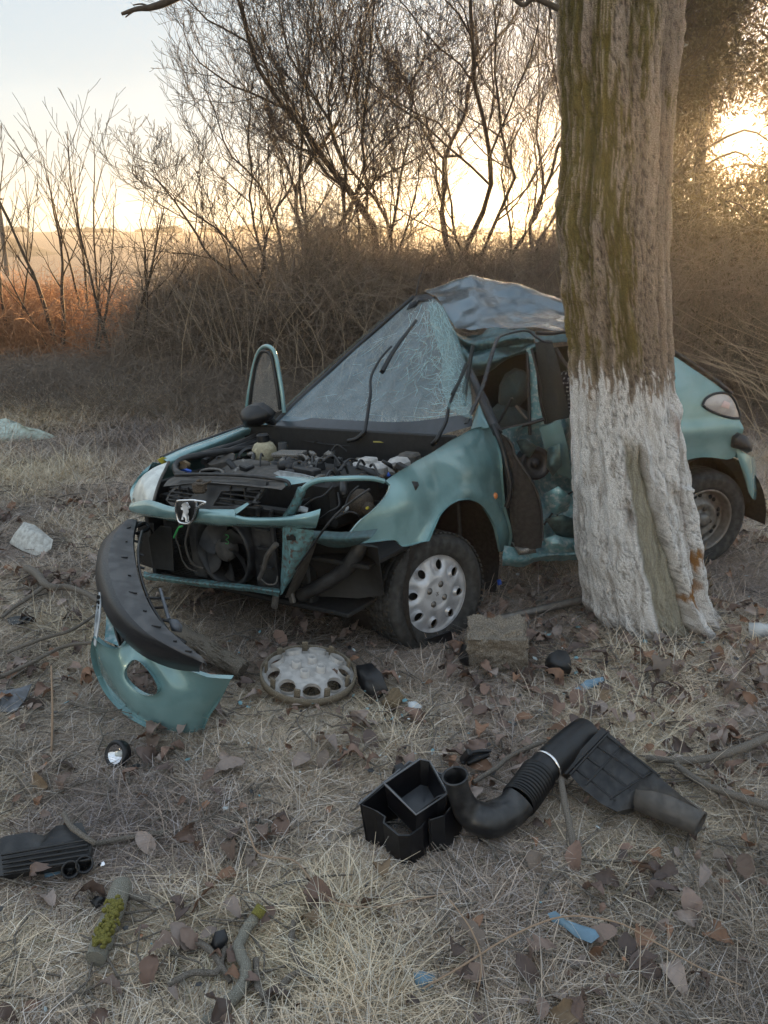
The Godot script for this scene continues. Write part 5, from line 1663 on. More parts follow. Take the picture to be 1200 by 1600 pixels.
func front_wheel(c: Node3D) -> void:
	# the wheel's own axis is y, pointing out of the car
	var hub := Node3D.new()
	hub.name = "front_wheel"
	c.add_child(hub, true)
	var out := v(1, .03, .3).normalized()
	hub.transform = along(out, v(.82,.189,.022) - out * .085)
	var r := .29
	var st := S()
	tyre_shape(st, r, .185, .185)
	obj("tyre", st, m.tyre, hub)
	st = S()
	for k in 64:
		var a := TAU * k / 64
		for bnd in [-.062, -.02, .02, .062]:
			box(st, v(cos(a + bnd) * (r + .001), bnd * 1.12, sin(a + bnd) * (r + .001)), v(.008, .032, .017), Basis(Vector3.UP, -a - bnd), .002)
	obj("tread_blocks", st, m.tyre, hub).set_meta("kind", "stuff")
	st = S()
	lathe(st, Transform3D(), [Vector2(.186, -.07), Vector2(.17, -.02), Vector2(.165, .03), Vector2(.1, .045), Vector2(0, .04)], 36)
	obj("rim", st, m.dark_grey, hub)
	st = S()
	var dome := func(p: Vector2) -> Vector3:
		var q := p.length()
		var y := .088 - 1.0 * q * q + .012 * smoothstep(.17, .19, q) - .006 * smoothstep(.07, .06, q)
		for k in 8:
			var cc := Vector2.from_angle(TAU * k / 8 + .2) * .135
			y -= .014 * exp(-pow((p - cc).length() / .034, 4))
		return v(p.x, y, p.y)
	var holes := []
	for k in 8:
		var a := TAU * k / 8 + .2
		holes.append(ellipse(Vector2.from_angle(a) * .138, .031, .025, 18, a))
	panel(st, ellipse(Vector2.ZERO, .19, .19, 64), holes, dome, .012, .018)
	var cover := obj("wheel_cover", st, m.silver, hub)
	for k in 4:
		st = S()
		var p := Vector2.from_angle(TAU * k / 4 + .55) * .05
		lathe(st, Transform3D(Basis(), dome.call(p)), [Vector2(.016, -.006), Vector2(.016, .002), Vector2(.011, .003), Vector2(.01, .008), Vector2(0, .009)], 10)
		obj("wheel_bolt", st, m.steel, cover)
	st = S()
	var e := v(0, dome.call(Vector2.ZERO).y, 0)
	for mk in [[-.008, -.006, .002, .006], [.0, -.008, -.004, .006], [.006, -.008, .009, .004], [-.008, .008, .008, .01]]:
		tube(st, [e + v(mk[0], 0, mk[1]), e + v(mk[2], .001, mk[3])], .0018, .0015, 4)
	obj("centre_mark", st, m.steel, cover)
	# broken black piece caught under it
	st = S()
	patch(st, [v(.9,.079,.274),v(.92,.074,.191),v(.95,.08,.136),v(.95,.034,.124),v(.92,.025,.164)], .015, Vector3.UP, .01, .01)
	obj("caught_fragment", st, m.black, c)

func rear_wheel(c: Node3D) -> void:
	var hub := Node3D.new()
	hub.name = "rear_wheel"
	c.add_child(hub, true)
	hub.transform = along(v(.806,-.073,.587), v(1.587,.198,-1.527) - v(.806,-.073,.587) * .09)
	var st := S()
	tyre_shape(st, .282, .175, .18)
	obj("tyre", st, m.tyre, hub)
	st = S()
	lathe(st, Transform3D(), [Vector2(.182, .08), Vector2(.176, .086), Vector2(.168, .078), Vector2(.16, .03), Vector2(.155, .02), Vector2(.12, .03), Vector2(.1, .055), Vector2(.085, .06), Vector2(.07, .05), Vector2(.045, .05), Vector2(.04, .065), Vector2(.035, .085), Vector2(.02, .09), Vector2(0, .09)], 48)
	var rim := obj("rim", st, m.steel, hub)
	for k in 16:
		st = S()
		var a := TAU * (k + .4 * (k % 2)) / 16
		lathe(st, along(v(cos(a) * .4, 1, sin(a) * .4), v(cos(a) * .135, .028, sin(a) * .135)), [Vector2(0, .003), Vector2(.012, .003), Vector2(.012, -.004)], 10)
		obj("vent_hole", st, m.dark, rim)
	for k in 4:
		st = S()
		var a := TAU * k / 4 + .3
		lathe(st, Transform3D(Basis(), v(cos(a) * .06, .05, sin(a) * .06)), [Vector2(.011, 0), Vector2(.01, .014), Vector2(0, .016)], 6)
		obj("wheel_bolt", st, m.brownpart, rim)

# ---------- the torn-off bumper
func loft_fn(rows: Array) -> Callable:
	return func(p: Vector2) -> Vector3:
		var cut := []
		for r in rows:
			var i: int = clampi(int(p.x), 0, r.size() - 2)
			cut.append((r[i] as Vector3).cubic_interpolate(r[i + 1], r[max(i - 1, 0)], r[min(i + 2, r.size() - 1)], p.x - i))
		var j: int = clampi(int(p.y), 0, cut.size() - 2)
		return (cut[j] as Vector3).cubic_interpolate(cut[j + 1], cut[max(j - 1, 0)], cut[min(j + 2, cut.size() - 1)], p.y - j)

func bumper() -> void:
	var b := thing("front_bumper", "torn-off teal front bumper with black rubbing strip, lying on its side before the car", "bumper", v(-.927, 0, -2.831))
	var o := b.position
	var rows := [rel([v(-1.177,.5,-3.744),v(-1.125,.5,-3.499),v(-1.028,.5,-3.195),v(-.923,.49,-2.927),v(-.817,.47,-2.734),v(-.709,.44,-2.618),v(-.627,.42,-2.544),v(-.609,.4,-2.535)], o), rel([v(-1.207,.52,-3.686),v(-1.208,.52,-3.478),v(-1.159,.52,-3.231),v(-1.08,.51,-3.004),v(-.982,.49,-2.811),v(-.86,.46,-2.662),v(-.731,.43,-2.575),v(-.622,.4,-2.535)], o), rel([v(-1.266,.46,-3.765),v(-1.283,.46,-3.548),v(-1.224,.46,-3.279),v(-1.148,.44,-3.057),v(-1.038,.42,-2.848),v(-.918,.39,-2.714),v(-.785,.36,-2.635),v(-.642,.36,-2.571)], o), rel([v(-1.304,.38,-3.822),v(-1.285,.38,-3.584),v(-1.214,.38,-3.307),v(-1.125,.36,-3.072),v(-1.016,.34,-2.873),v(-.898,.31,-2.756),v(-.77,.29,-2.692),v(-.658,.31,-2.633)], o)]
	var st := S()
	panel(st, P2([0, .9, 7, .9, 7, 3, 0, 3]), [], loft_fn(rows), .2, 0)
	var lip := S()
	panel(lip, P2([0, 0, 7, 0, 7, .9, 0, .9]), [], loft_fn(rows), .15, 0)
	panel(st, P2([0, 0, 7, 0, 7, .35, 0, .35]), [], loft_fn([rows[0], rel(rows[0], v(-.02, .05, -.02))]), .25, 0)
	var strip := obj("rubbing_strip", st, m.bumper_black, b)
	obj("strip_top", lip, m.strip_top, strip)
	st = S()
	for k in 9:
		var q: Vector3 = loft_fn(rows).call(Vector2(.6 + k * .66, .3))
		var q2: Vector3 = loft_fn(rows).call(Vector2(.62 + k * .66, .5))
		if k % 2: q2 = q.lerp(q2, .4)
		box(st, q.lerp(q2, .5) + v(0, .003, 0), v(q.distance_to(q2), .007, .005), Basis(Vector3.UP, atan2(-(q2 - q).z, (q2 - q).x)), .002)
	obj("clip", st, m.black, strip).set_meta("kind", "stuff")
	var low := [rel([v(-1.103,.33,-2.882),v(-1.056,.32,-2.838),v(-1.005,.31,-2.827),v(-.967,.34,-2.873),v(-.89,.31,-2.816),v(-.792,.29,-2.744),v(-.665,.3,-2.66),v(-.524,.33,-2.575)], o), rel([v(-1.132,.25,-2.914),v(-1.084,.23,-2.858),v(-1.014,.22,-2.811),v(-.931,.22,-2.768),v(-.844,.21,-2.724),v(-.746,.2,-2.678),v(-.658,.2,-2.66),v(-.592,.2,-2.66)], o), rel([v(-1.15,.15,-2.967),v(-1.093,.13,-2.891),v(-1,.12,-2.798),v(-.916,.1,-2.753),v(-.833,.09,-2.707),v(-.753,.08,-2.688),v(-.695,.09,-2.689),v(-.654,.1,-2.7)], o), rel([v(-1.158,.08,-3.013),v(-1.098,.05,-2.929),v(-1.004,.03,-2.829),v(-.91,.02,-2.755),v(-.833,.01,-2.719),v(-.764,0,-2.709),v(-.719,0,-2.704),v(-.695,0,-2.717)], o)]
	var fn := loft_fn(low)
	st = S()
	panel(st, P2([0, 0, 2, 0, 2.7, 0, 3, 0, 6, 0, 6.3, .12, 7, 0, 7, 3, 0, 3]), [ellipse(Vector2(3.3, 1.02), .85, .4, 28)], func(p): return fn.call(p) - v(0, .018, .02) * exp(-pow(((p - Vector2(3.3, 1.02)) / Vector2(1.1, .68)).length(), 6)) * .6, .12, .018)
	var skin := obj("bumper_skin", st, m.paint, b)
	st = S()
	patch(st, [fn.call(Vector2(2.9, 2.75)), fn.call(Vector2(3.6, 2.55)), fn.call(Vector2(4.05, 2.6)), fn.call(Vector2(3.9, 2.9)), fn.call(Vector2(3.3, 2.95))], .006, v(0, .4, 1), .002)
	obj("cream_patch", st, m.cream, skin)
	# strip behind the plate, the dark air intake and its ribs
	st = S()
	loft(st, [rel([v(-1.154,.45,-3.144),v(-1.111,.42,-3.021),v(-1.094,.36,-2.972),v(-1.062,.33,-2.84)], o), rel([v(-1.096,.44,-3.039),v(-1.073,.4,-2.975),v(-1.036,.35,-2.881),v(-.998,.32,-2.808)], o)], 3, 2)
	obj("plate_carrier", st, m.paint_dirty, b)
	st = S()
	patch(st, rel([v(-1.124,.4,-3.096),v(-1.036,.36,-2.915),v(-.98,.33,-2.851),v(-.986,.31,-2.847),v(-1.026,.3,-2.845),v(-1.073,.32,-2.94)], o), -.03, v(-.5, 0, 1), .004)
	obj("air_intake", st, m.dark, b)
	for seg in [rel([v(-1.086,.41,-3.013),v(-1.046,.36,-2.915),v(-1.001,.32,-2.818)], o), rel([v(-1.075,.41,-3.001),v(-1.031,.36,-2.915),v(-.996,.32,-2.849)], o), rel([v(-1.059,.41,-2.983),v(-1.015,.36,-2.91),v(-.981,.33,-2.861)], o)]:
		st = S()
		tube(st, seg, .0045, .004, 5)
		obj("intake_rib", st, m.grey_dusty, b)
	st = S()
	patch(st, rel([v(-1.12,.46,-2.994),v(-1.108,.46,-2.988),v(-1.088,.4,-2.889),v(-1.102,.3,-2.845),v(-1.116,.3,-2.866),v(-1.107,.4,-2.889)], o), .0, v(-1, 0, .3), .006)
	var plate := obj("number_plate", st, m.white, b)
	st = S()
	for k in 9:
		var q: Vector3 = (rel([v(-1.111,.452,-2.969),v(-1.111,.31,-2.879)], o)[0] as Vector3).lerp(rel([v(-1.111,.452,-2.969),v(-1.111,.31,-2.879)], o)[1], k / 8.0)
		box(st, q + v(-.001, 0, .005), v(.012, .014, .006), Basis(), .001)
	obj("plate_characters", st, m.dark, plate).set_meta("kind", "stuff")
	# inner frame, bars and broken bracket
	st = S()
	tube(st, smoothed(rel([v(-1.125,.48,-3.638),v(-1.074,.48,-3.392),v(-.991,.47,-3.13),v(-.889,.45,-2.897),v(-.784,.43,-2.722)], o), 4), .007, .006, 5)
	tube(st, smoothed(rel([v(-1.249,.46,-3.831),v(-1.184,.47,-3.737),v(-1.16,.46,-3.802),v(-1.138,.44,-3.785),v(-1.174,.44,-3.713)], o), 3), .012, .01, 6)
	for pr in [rel([v(-.92,.46,-2.94),v(-.837,.44,-2.978)], o), rel([v(-.888,.44,-2.89),v(-.84,.42,-2.944)], o), rel([v(-.863,.43,-2.827),v(-.794,.41,-2.83)], o), rel([v(-1.077,.47,-3.379),v(-1.051,.46,-3.382)], o), rel([v(-1.036,.47,-3.233),v(-1.005,.46,-3.236)], o), rel([v(-1.133,.47,-3.538),v(-1.1,.46,-3.54)], o)]:
		tube(st, pr, .006, .006, 5)
	tube(st, smoothed(rel([v(-.925,.46,-2.94),v(-.891,.44,-2.862),v(-.825,.43,-2.774),v(-.767,.42,-2.706),v(-.712,.4,-2.68)], o), 3), .008, .008, 5)
	obj("inner_frame", st, m.black, b)
	st = S()
	tube(st, rel([v(-.88,.47,-3.002),v(-.848,.45,-2.926),v(-.807,.42,-2.831)], o), .006, .008, 5)
	patch(st, rel([v(-.815,.42,-2.842),v(-.783,.42,-2.831),v(-.765,.4,-2.818),v(-.766,.38,-2.805),v(-.797,.38,-2.816)], o), .02, v(0, .5, 1), .02)
	obj("broken_bracket", st, m.grey_plastic, b)

# ---------- loose things on the ground
func hub_shape(t: Node3D, r: float) -> void:
	# the inside of a wheel trim, lying face down
	var dome := func(p: Vector2) -> Vector3:
		var q := p.length() / r
		return v(p.x, .012 + .028 * smoothstep(.98, .5, q), p.y)
	var holes := []
	for k in 9:
		var a := TAU * k / 9 + .3
		holes.append(ellipse(Vector2.from_angle(a) * r * .74, r * .14, r * .185, 16, a))
	var st := S()
	panel(st, ellipse(Vector2.ZERO, r, r, 60), holes, dome, .014, .02)
	obj("disc", st, m.hub_white, t)
	st = S()
	lathe(st, Transform3D(), [Vector2(r * .99, 0), Vector2(r * 1.03, .0), Vector2(r * 1.03, .03), Vector2(r * .985, .032), Vector2(r * .985, .01)], 60)
	obj("outer_ring", st, m.hub_dirty, t)
	for k in 4:
		st = S()
		var p := v(cos(TAU * k / 4 + .5) * .052, .038, sin(TAU * k / 4 + .5) * .052)
		lathe(st, Transform3D(Basis(), p), [Vector2(.021, -.01), Vector2(.019, .03), Vector2(.015, .032), Vector2(.013, .012), Vector2(0, .012)], 14)
		obj("bolt_sleeve", st, m.hub_white, t)
	for k in 9:
		st = S()
		var a := TAU * (k + .5) / 9 + .3
		box(st, v(cos(a) * r * .9, .035, sin(a) * r * .9), v(.012, .05, .025), Basis(Vector3.UP, -a), .003)
		obj("clip", st, m.hub_dirty, t)

func log_shape(called: String, label: String, category: String, pts: Array, r0: float, r1: float, material: Material, group := "") -> Node3D:
	var t := thing(called, label, category, pts[0], group)
	var st := S()
	var p := []
	for q in smoothed(rel(pts, pts[0]), 5): p.append(q + v(rng.randfn(), rng.randfn() * .5, rng.randfn()) * r0 * .07)
	var rad := []
	for k in p.size(): rad.append(lerpf(r0, r1, float(k) / p.size()) * (1.0 + .05 * rng.randfn()))
	tube(st, p, r0, r1, 10, true, rad)
	obj("wood", st, material, t)
	return t

func scrap(called: String, label: String, category: String, ring: Array, bulge: float, material: Material, amp := .0, thick := .004, group := "") -> MeshInstance3D:
	var c := Vector3.ZERO
	for p in ring: c += p
	c /= ring.size()
	c.y = 0
	var st := S()
	patch(st, rel(ring, c), bulge, Vector3.UP, thick, amp)
	var o := obj(called, st, material)
	o.position = c
	tag(o, label, category, group)
	return o

func debris() -> void:
	var st: SurfaceTool
	# dirty wheel trim lying upside down
	var t := thing("wheel_trim", "dirty white wheel trim lying face down with four bolt sleeves showing", "wheel trim", v(-.313,0,-3.033) + v(0, .06, 0))
	t.rotation = v(.11, .3, -.05)
	hub_shape(t, .192)
	scrap("black_shard", "black curved plastic shard leaning beside the dirty wheel trim", "shard", [v(-.118,.08,-3.093),v(-.053,.1,-3.078),v(-.01,.1,-2.994),v(.015,.05,-2.948),v(-.026,0,-2.953),v(-.073,.01,-2.966),v(-.106,.03,-3.033)], .03, m.black)
	scrap("black_shard", "small black plastic shard tucked under the wheel trim's rim", "shard", [v(-.193,.05,-3.04),v(-.164,.07,-3.047),v(-.136,.07,-2.995),v(-.142,.04,-2.946),v(-.181,.03,-2.952)], .01, m.black)
	t = thing("wood_chunk", "short yellow split chunk of wood near the black shard", "wood chunk", v(.031,0,-2.924))
	st = S()
	box(st, v(0, .025, 0), v(.045, .045, .1), Basis.from_euler(v(.2, -.5, .3)), .012)
	box(st, v(.015, .03, .012), v(.03, .05, .08), Basis.from_euler(v(.1, -.4, .6)), .01)
	obj("wood", st, m.wood, t)
	scrap("white_scrap", "small crumpled white plastic scrap beside the wood chunk", "scrap", [v(.094,.02,-2.901),v(.127,.03,-2.894),v(.152,.02,-2.873),v(.131,.01,-2.847),v(.101,.01,-2.861)], .015, m.white, .012)
	# concrete block
	t = thing("concrete_block", "rough grey concrete block between the front wheel and the tree", "concrete block", v(.495,0,-3.294))
	st = S()
	var cube := func(f: int, a: float, b: float) -> Vector3:
		var q := [v(a, 1, b), v(a, b, 1), v(1, b, -a), v(-1, b, a)][f] as Vector3
		q = q.normalized() * (1.0 if f < 0 else q.length())
		var h := v(.125, .085, .085)
		var r := v(q.x * h.x, q.y * h.y, q.z * h.z)
		var rnd := minf(1.0, 1.14 / pow(pow(absf(q.x), 8) + pow(absf(q.y), 8) + pow(absf(q.z), 8), .125))
		return r * rnd + v(1, 1, 1) * (nf.get_noise_3dv(r * 12.0) * .034 + nf.get_noise_3dv(r * 50.0 + v(9, 2, 4)) * .006) * r.normalized()
	for f in 4:
		for i in 44:
			for j in 44:
				var g := func(a: int, b: int) -> Vector3: return cube.call(f, a / 22.0 - 1.0, b / 22.0 - 1.0)
				quad(st, g.call(i, j), g.call(i + 1, j), g.call(i + 1, j + 1), g.call(i, j + 1))
	var blk := obj("block", st, m.concrete, t)
	blk.position = v(0, .075, 0)
	blk.rotation = v(.18, -.12, .06)
	scrap("black_shard", "black plastic sliver wedged against the concrete block's left side", "shard", [v(.342,.09,-3.268),v(.355,.1,-3.237),v(.366,.02,-3.201),v(.342,0,-3.237),v(.323,.03,-3.262)], .01, m.black)
	t = thing("metal_bar", "grey metal bar lying from the tree's foot towards the front wheel", "bar", v(.549,.03,-3.632))
	st = S()
	var ends := rel([v(.549,.03,-3.632),v(.784,.05,-3.711),v(1.043,.06,-3.817),v(1.17,.06,-3.872)], t.position)
	tube(st, ends, .02, .02, 6)
	obj("bar", st, m.steel, t)
	scrap("mirror_cap", "rounded black mirror cap lying on leaves between the block and the tree", "mirror cap", [v(.696,0,-3.181),v(.689,.05,-3.175),v(.705,.09,-3.174),v(.747,.1,-3.196),v(.778,.1,-3.184),v(.793,.08,-3.159),v(.792,.05,-3.119),v(.79,0,-3.143),v(.726,0,-3.137)], .05, m.black, 0, .01)
	scrap("teal_shard", "flat blue-teal paint shard below the black mirror cap", "shard", [v(.764,.02,-2.979),v(.835,.04,-3.041),v(.907,.05,-3.05),v(.913,.03,-3.043),v(.847,.02,-3.009),v(.783,.01,-2.976)], .006, m.film, .01)
	t = thing("plastic_bottle", "crumpled clear plastic bottle at the right edge beyond the tree's foot", "bottle", v(1.753,.04,-3.496))
	st = S()
	lathe(st, along(v(.9, .1, .3), Vector3.ZERO), [Vector2(0, -.05), Vector2(.035, -.05), Vector2(.038, .0), Vector2(.032, .02), Vector2(.038, .05), Vector2(.036, .12), Vector2(.014, .17), Vector2(.014, .19), Vector2(0, .19)], 18)
	obj("bottle_body", st, m.bottle, t)
	st = S()
	lathe(st, along(v(.9, .1, .3), v(.9, .1, .3).normalized() * .185), [Vector2(.016, 0), Vector2(.016, .018), Vector2(0, .018)], 14)
	obj("bottle_cap", st, m.white, t)
	battery_tray()
	intake()
	# ribbed cover on the left
	t = thing("ribbed_cover", "black ribbed plastic engine cover at the left edge in the grass", "engine cover", v(-1.019,0,-2.031))
	st = S()
	patch(st, rel([v(-1.17,.09,-2.013),v(-1.128,.09,-2.046),v(-1.068,.09,-2.063),v(-1.007,.1,-2.034),v(-.99,.1,-2.079),v(-.923,.09,-2.106),v(-.866,.08,-2.019),v(-.864,.05,-1.987),v(-.933,.05,-1.969),v(-1.073,.04,-1.945),v(-1.156,.03,-1.94)], t.position), .006, Vector3.UP, .03)
	var plate := obj("cover_plate", st, m.black_dusty, t)
	for k in 5:
		st = S()
		var a := (rel([v(-1.111,.085,-1.971),v(-1.092,.055,-1.933)], t.position)[0] as Vector3).lerp(rel([v(-1.111,.085,-1.971),v(-1.092,.055,-1.933)], t.position)[1], k / 4.0)
		var b := (rel([v(-.879,.095,-2.024),v(-.858,.065,-1.978)], t.position)[0] as Vector3).lerp(rel([v(-.879,.095,-2.024),v(-.858,.065,-1.978)], t.position)[1], k / 4.0)
		tube(st, [a, b], .0045, .0045, 5)
		obj("rib", st, m.black, plate)
	for k in 2:
		st = S()
		var q: Vector3 = rel([v(-.911,.045,-1.959),v(-.875,.05,-1.974)], t.position)[k]
		lathe(st, along(v(.35, .5, .75), q), [Vector2(.024, -.05), Vector2(.026, .012), Vector2(.02, .012), Vector2(.018, -.03), Vector2(0, -.03)], 18)
		obj("spout", st, m.black, t)
	scrap("teal_chip", "pale teal paint chip lying under the black ribbed cover", "chip", [v(-1.003,.02,-1.987),v(-.956,.02,-2.003),v(-.944,.01,-1.978),v(-.991,.01,-1.962)], .003, m.film)
	scrap("metal_clip", "small shiny metal clip to the right of the black ribbed cover", "clip", [v(-.852,.02,-2.008),v(-.831,.03,-2.008),v(-.822,.02,-1.998),v(-.842,.01,-1.998)], .01, m.chrome)
	scrap("black_chip", "small dark blue-black plastic chip above the mossy log", "chip", [v(-.831,.01,-1.874),v(-.81,.03,-1.872),v(-.783,.03,-1.867),v(-.784,.01,-1.865),v(-.803,.01,-1.846)], .012, m.black)
	scrap("grey_fragment", "flat grey plastic fragment at the left edge beside the bumper", "fragment", [v(-1.576,.03,-2.972),v(-1.485,.04,-2.98),v(-1.447,.04,-3.016),v(-1.441,.02,-2.93),v(-1.443,.02,-2.836),v(-1.526,.01,-2.852)], .004, m.grey_plastic)
	scrap("black_chip", "flat black plastic strip lying under the forked branch", "chip", [v(-1.845,.01,-3.687),v(-1.787,.03,-3.674),v(-1.706,.03,-3.66),v(-1.716,.01,-3.631),v(-1.803,.01,-3.617)], .004, m.black)
	# small lamp in a black ring
	t = thing("lamp_fitting", "small round lamp with bright reflector in a black rubber ring", "lamp", v(-.95,.035,-2.536))
	var d := v(-.45, .45, .75)
	st = S()
	lathe(st, along(d, Vector3.ZERO), [Vector2(.03, -.03), Vector2(.046, -.02), Vector2(.05, .01), Vector2(.042, .02), Vector2(.034, .012)], 24)
	obj("rubber_ring", st, m.black, t)
	st = S()
	lathe(st, along(d, Vector3.ZERO), [Vector2(.034, .012), Vector2(.02, -.01), Vector2(.008, -.012)], 22)
	obj("reflector", st, m.chrome, t)
	st = S()
	lathe(st, along(d, Vector3.ZERO), [Vector2(.009, -.012), Vector2(.009, .006), Vector2(0, .01)], 10)
	obj("bulb", st, m.lens, t)
	# rags
	scrap("white_rag", "crumpled dirty white plastic rag on the grass left of the car", "rag", [v(-2.265,.02,-4.702),v(-2.224,.08,-4.718),v(-2.216,.1,-4.836),v(-2.138,.09,-4.805),v(-2.059,.07,-4.745),v(-1.958,.06,-4.618),v(-1.958,.03,-4.569),v(-2.016,.01,-4.518),v(-2.131,.01,-4.579)], .05, m.rag, .022)
	scrap("pale_sheet", "pale green-white plastic sheet lying at the far left below the bank", "sheet", [v(-3.587,.03,-7.215),v(-3.707,.1,-7.63),v(-3.515,.14,-7.614),v(-3.362,.14,-7.504),v(-3.212,.1,-7.366),v(-3.099,.06,-7.435),v(-2.977,.03,-7.411),v(-2.983,0,-7.386),v(-3.301,0,-7.338)], .04, m.pale_sheet, .05)
	scrap("white_scrap", "small white wrapper on the bank behind the open grass", "scrap", [v(-2.439,.1,-8.279),v(-2.353,.14,-8.211),v(-2.197,.13,-7.949),v(-2.177,.1,-7.913),v(-2.308,.08,-7.977)], .02, m.white, .02)
	scrap("blue_foil", "torn strip of light blue foil in the grass at the front", "foil", [v(.446,.04,-1.797),v(.466,.05,-1.796),v(.489,.05,-1.765),v(.524,.04,-1.762),v(.565,.03,-1.754),v(.571,.03,-1.729),v(.547,.02,-1.717),v(.511,.02,-1.738),v(.482,.03,-1.763),v(.454,.03,-1.78)], .01, m.film, .012)
	scrap("blue_foil", "smaller wrinkled scrap of pale blue foil near the bottom edge", "foil", [v(.077,.03,-1.612),v(.1,.04,-1.611),v(.125,.04,-1.6),v(.121,.03,-1.579),v(.095,.02,-1.569),v(.08,.02,-1.588)], .015, m.film, .02)
	scrap("clear_shard", "clear plastic shard lying flat below the wheel trim", "shard", [v(-.503,.02,-2.482),v(-.472,.03,-2.487),v(-.427,.02,-2.453),v(-.431,.02,-2.417),v(-.481,.01,-2.453)], .004, m.white)
	scrap("blue_chip", "tiny bright blue plastic chip behind the front wheel", "chip", [v(.594,.06,-4.044),v(.612,.07,-4.029),v(.614,.06,-3.993),v(.595,.05,-4)], .01, m.blue)
	scrap("black_chip", "black plastic lump among the twigs near the curved stick", "chip", [v(-.46,.01,-1.719),v(-.446,.05,-1.726),v(-.421,.06,-1.725),v(-.41,.04,-1.711),v(-.422,.01,-1.694),v(-.446,0,-1.695)], .02, m.black)
	# wood
	log_shape("log", "barky log with yellow lichen lying behind the bumper", "log", [v(-.939,.06,-3.437),v(-.797,.06,-3.289),v(-.687,.06,-3.184),v(-.595,.05,-3.119)], .046, .036, m.bark_log)
	var bark := S()
	var lp := smoothed([v(-.939,.06,-3.437),v(-.797,.06,-3.289),v(-.687,.06,-3.184),v(-.595,.05,-3.119)], 14)
	for k in 130:
		var n := rng.randi() % (lp.size() - 2)
		var way: Vector3 = (lp[n + 1] - lp[n]).normalized()
		var f := frame_of(way)
		var a := rng.randf() * TAU
		var q: Vector3 = lp[n] - lp[0] + (f[0] * cos(a) + f[1] * sin(a)) * lerpf(.046, .036, float(n) / lp.size())
		tube(bark, [q, q + way * (.015 + .03 * rng.randf())], .003 + .005 * rng.randf(), .002, 5)
	obj("bark", bark, m.bark_log, get_node("log"))
	var lg := log_shape("mossy_log", "short broken log with yellow-green moss in the left foreground", "log", [v(-.743,.03,-1.659),v(-.739,.04,-1.738),v(-.737,.05,-1.816),v(-.742,.05,-1.894)], .027, .031, m.lichen)
	st = S()
	var along_log := smoothed(rel([v(-.733,.05,-1.697),v(-.73,.055,-1.751),v(-.73,.057,-1.816)], lg.position), 8)
	for k in 150:
		var q: Vector3 = along_log[rng.randi() % along_log.size()] + v(rng.randfn() * .011, .018, .012 + rng.randfn() * .01)
		var sz := .003 + rng.randf() * .006
		lathe(st, along(v(rng.randfn() * .4, 1, .5 + rng.randfn() * .3), q), [Vector2(sz, -.014), Vector2(sz * .8, .006), Vector2(0, .009)], 6)
	obj("moss", st, m.moss, lg)
	st = S()
	tube(st, smoothed(rel([v(-.724,.05,-1.87),v(-.689,.05,-1.846),v(-.648,.05,-1.839)], lg.position), 3), .01, .007, 6)
	obj("side_stub", st, m.stick, lg)
	lg = log_shape("curved_stick", "long grey curved stick with a yellow mossy tip in the foreground", "stick", [v(-.426,.02,-1.472),v(-.385,.03,-1.516),v(-.354,.03,-1.569),v(-.349,.04,-1.626),v(-.379,.03,-1.695),v(-.366,.04,-1.744),v(-.338,.06,-1.777),v(-.328,.07,-1.789)], .018, .013, m.lichen)
	st = S()
	tube(st, rel([v(-.343,.062,-1.766),v(-.33,.072,-1.787)], lg.position), .0165, .017, 8)
	obj("mossy_tip", st, m.moss, lg)
	log_shape("forked_branch", "forked branch lying left of the bumper", "branch", [v(-1.948,.06,-4.202),v(-1.839,.08,-4.074),v(-1.749,.08,-3.947),v(-1.694,.07,-3.921),v(-1.638,.06,-3.952),v(-1.496,.05,-3.87),v(-1.402,.04,-3.777)], .022, .012, m.stick)
	log_shape("branch_prong", "thin straight prong running down-left from the forked branch", "branch", [v(-1.746,.07,-3.954),v(-1.788,.05,-3.87),v(-1.842,.03,-3.761),v(-1.86,.02,-3.666)], .013, .008, m.stick)
	log_shape("fallen_branch", "long dry branch on the right pointing at the air filter box", "branch", [v(.93,.03,-2.517),v(1.028,.05,-2.477),v(1.146,.05,-2.492),v(1.247,.06,-2.523),v(1.402,.07,-2.595)], .012, .016, m.stick)
	log_shape("fallen_branch", "straight dry branch slanting down to the right edge beyond the filter box", "branch", [v(1.009,.05,-2.452),v(1.069,.04,-2.369),v(1.142,.04,-2.309),v(1.266,.03,-2.251)], .012, .014, m.stick)
	log_shape("fallen_branch", "thin brown stick leading up from the black elbow hose", "branch", [v(.301,.05,-2.356),v(.383,.06,-2.419),v(.449,.06,-2.493),v(.58,.05,-2.593)], .008, .009, m.stick)
	log_shape("fallen_branch", "greenish stick upright in the grass below the filter box", "branch", [v(.572,.02,-2.035),v(.575,.05,-2.111),v(.57,.09,-2.196),v(.575,.11,-2.289)], .012, .01, m.stick)
	log_shape("bramble_shoot", "reddish bramble stem looping across the grass below the battery tray", "stem", [v(-.427,.08,-2.133),v(-.394,.1,-2.023),v(-.358,.08,-1.979),v(-.262,.06,-1.976),v(-.198,.06,-1.888),v(-.122,.07,-1.802),v(0,.06,-1.803),v(.089,.05,-1.839),v(.178,.06,-1.85)], .0028, .002, m.dry_stem)
	log_shape("bramble_shoot", "pale arching stem over the blue foil strip", "stem", [v(.094,.04,-1.561),v(.19,.08,-1.589),v(.322,.12,-1.645),v(.456,.15,-1.676),v(.589,.13,-1.68),v(.684,.09,-1.658),v(.788,.05,-1.617),v(.883,.04,-1.57)], .0026, .0018, m.dry_stem)
	log_shape("bramble_shoot", "short bent stem standing near the bottom centre", "stem", [v(.227,.02,-1.551),v(.24,.1,-1.59),v(.217,.14,-1.649),v(.168,.17,-1.713)], .0026, .0018, m.dry_stem)
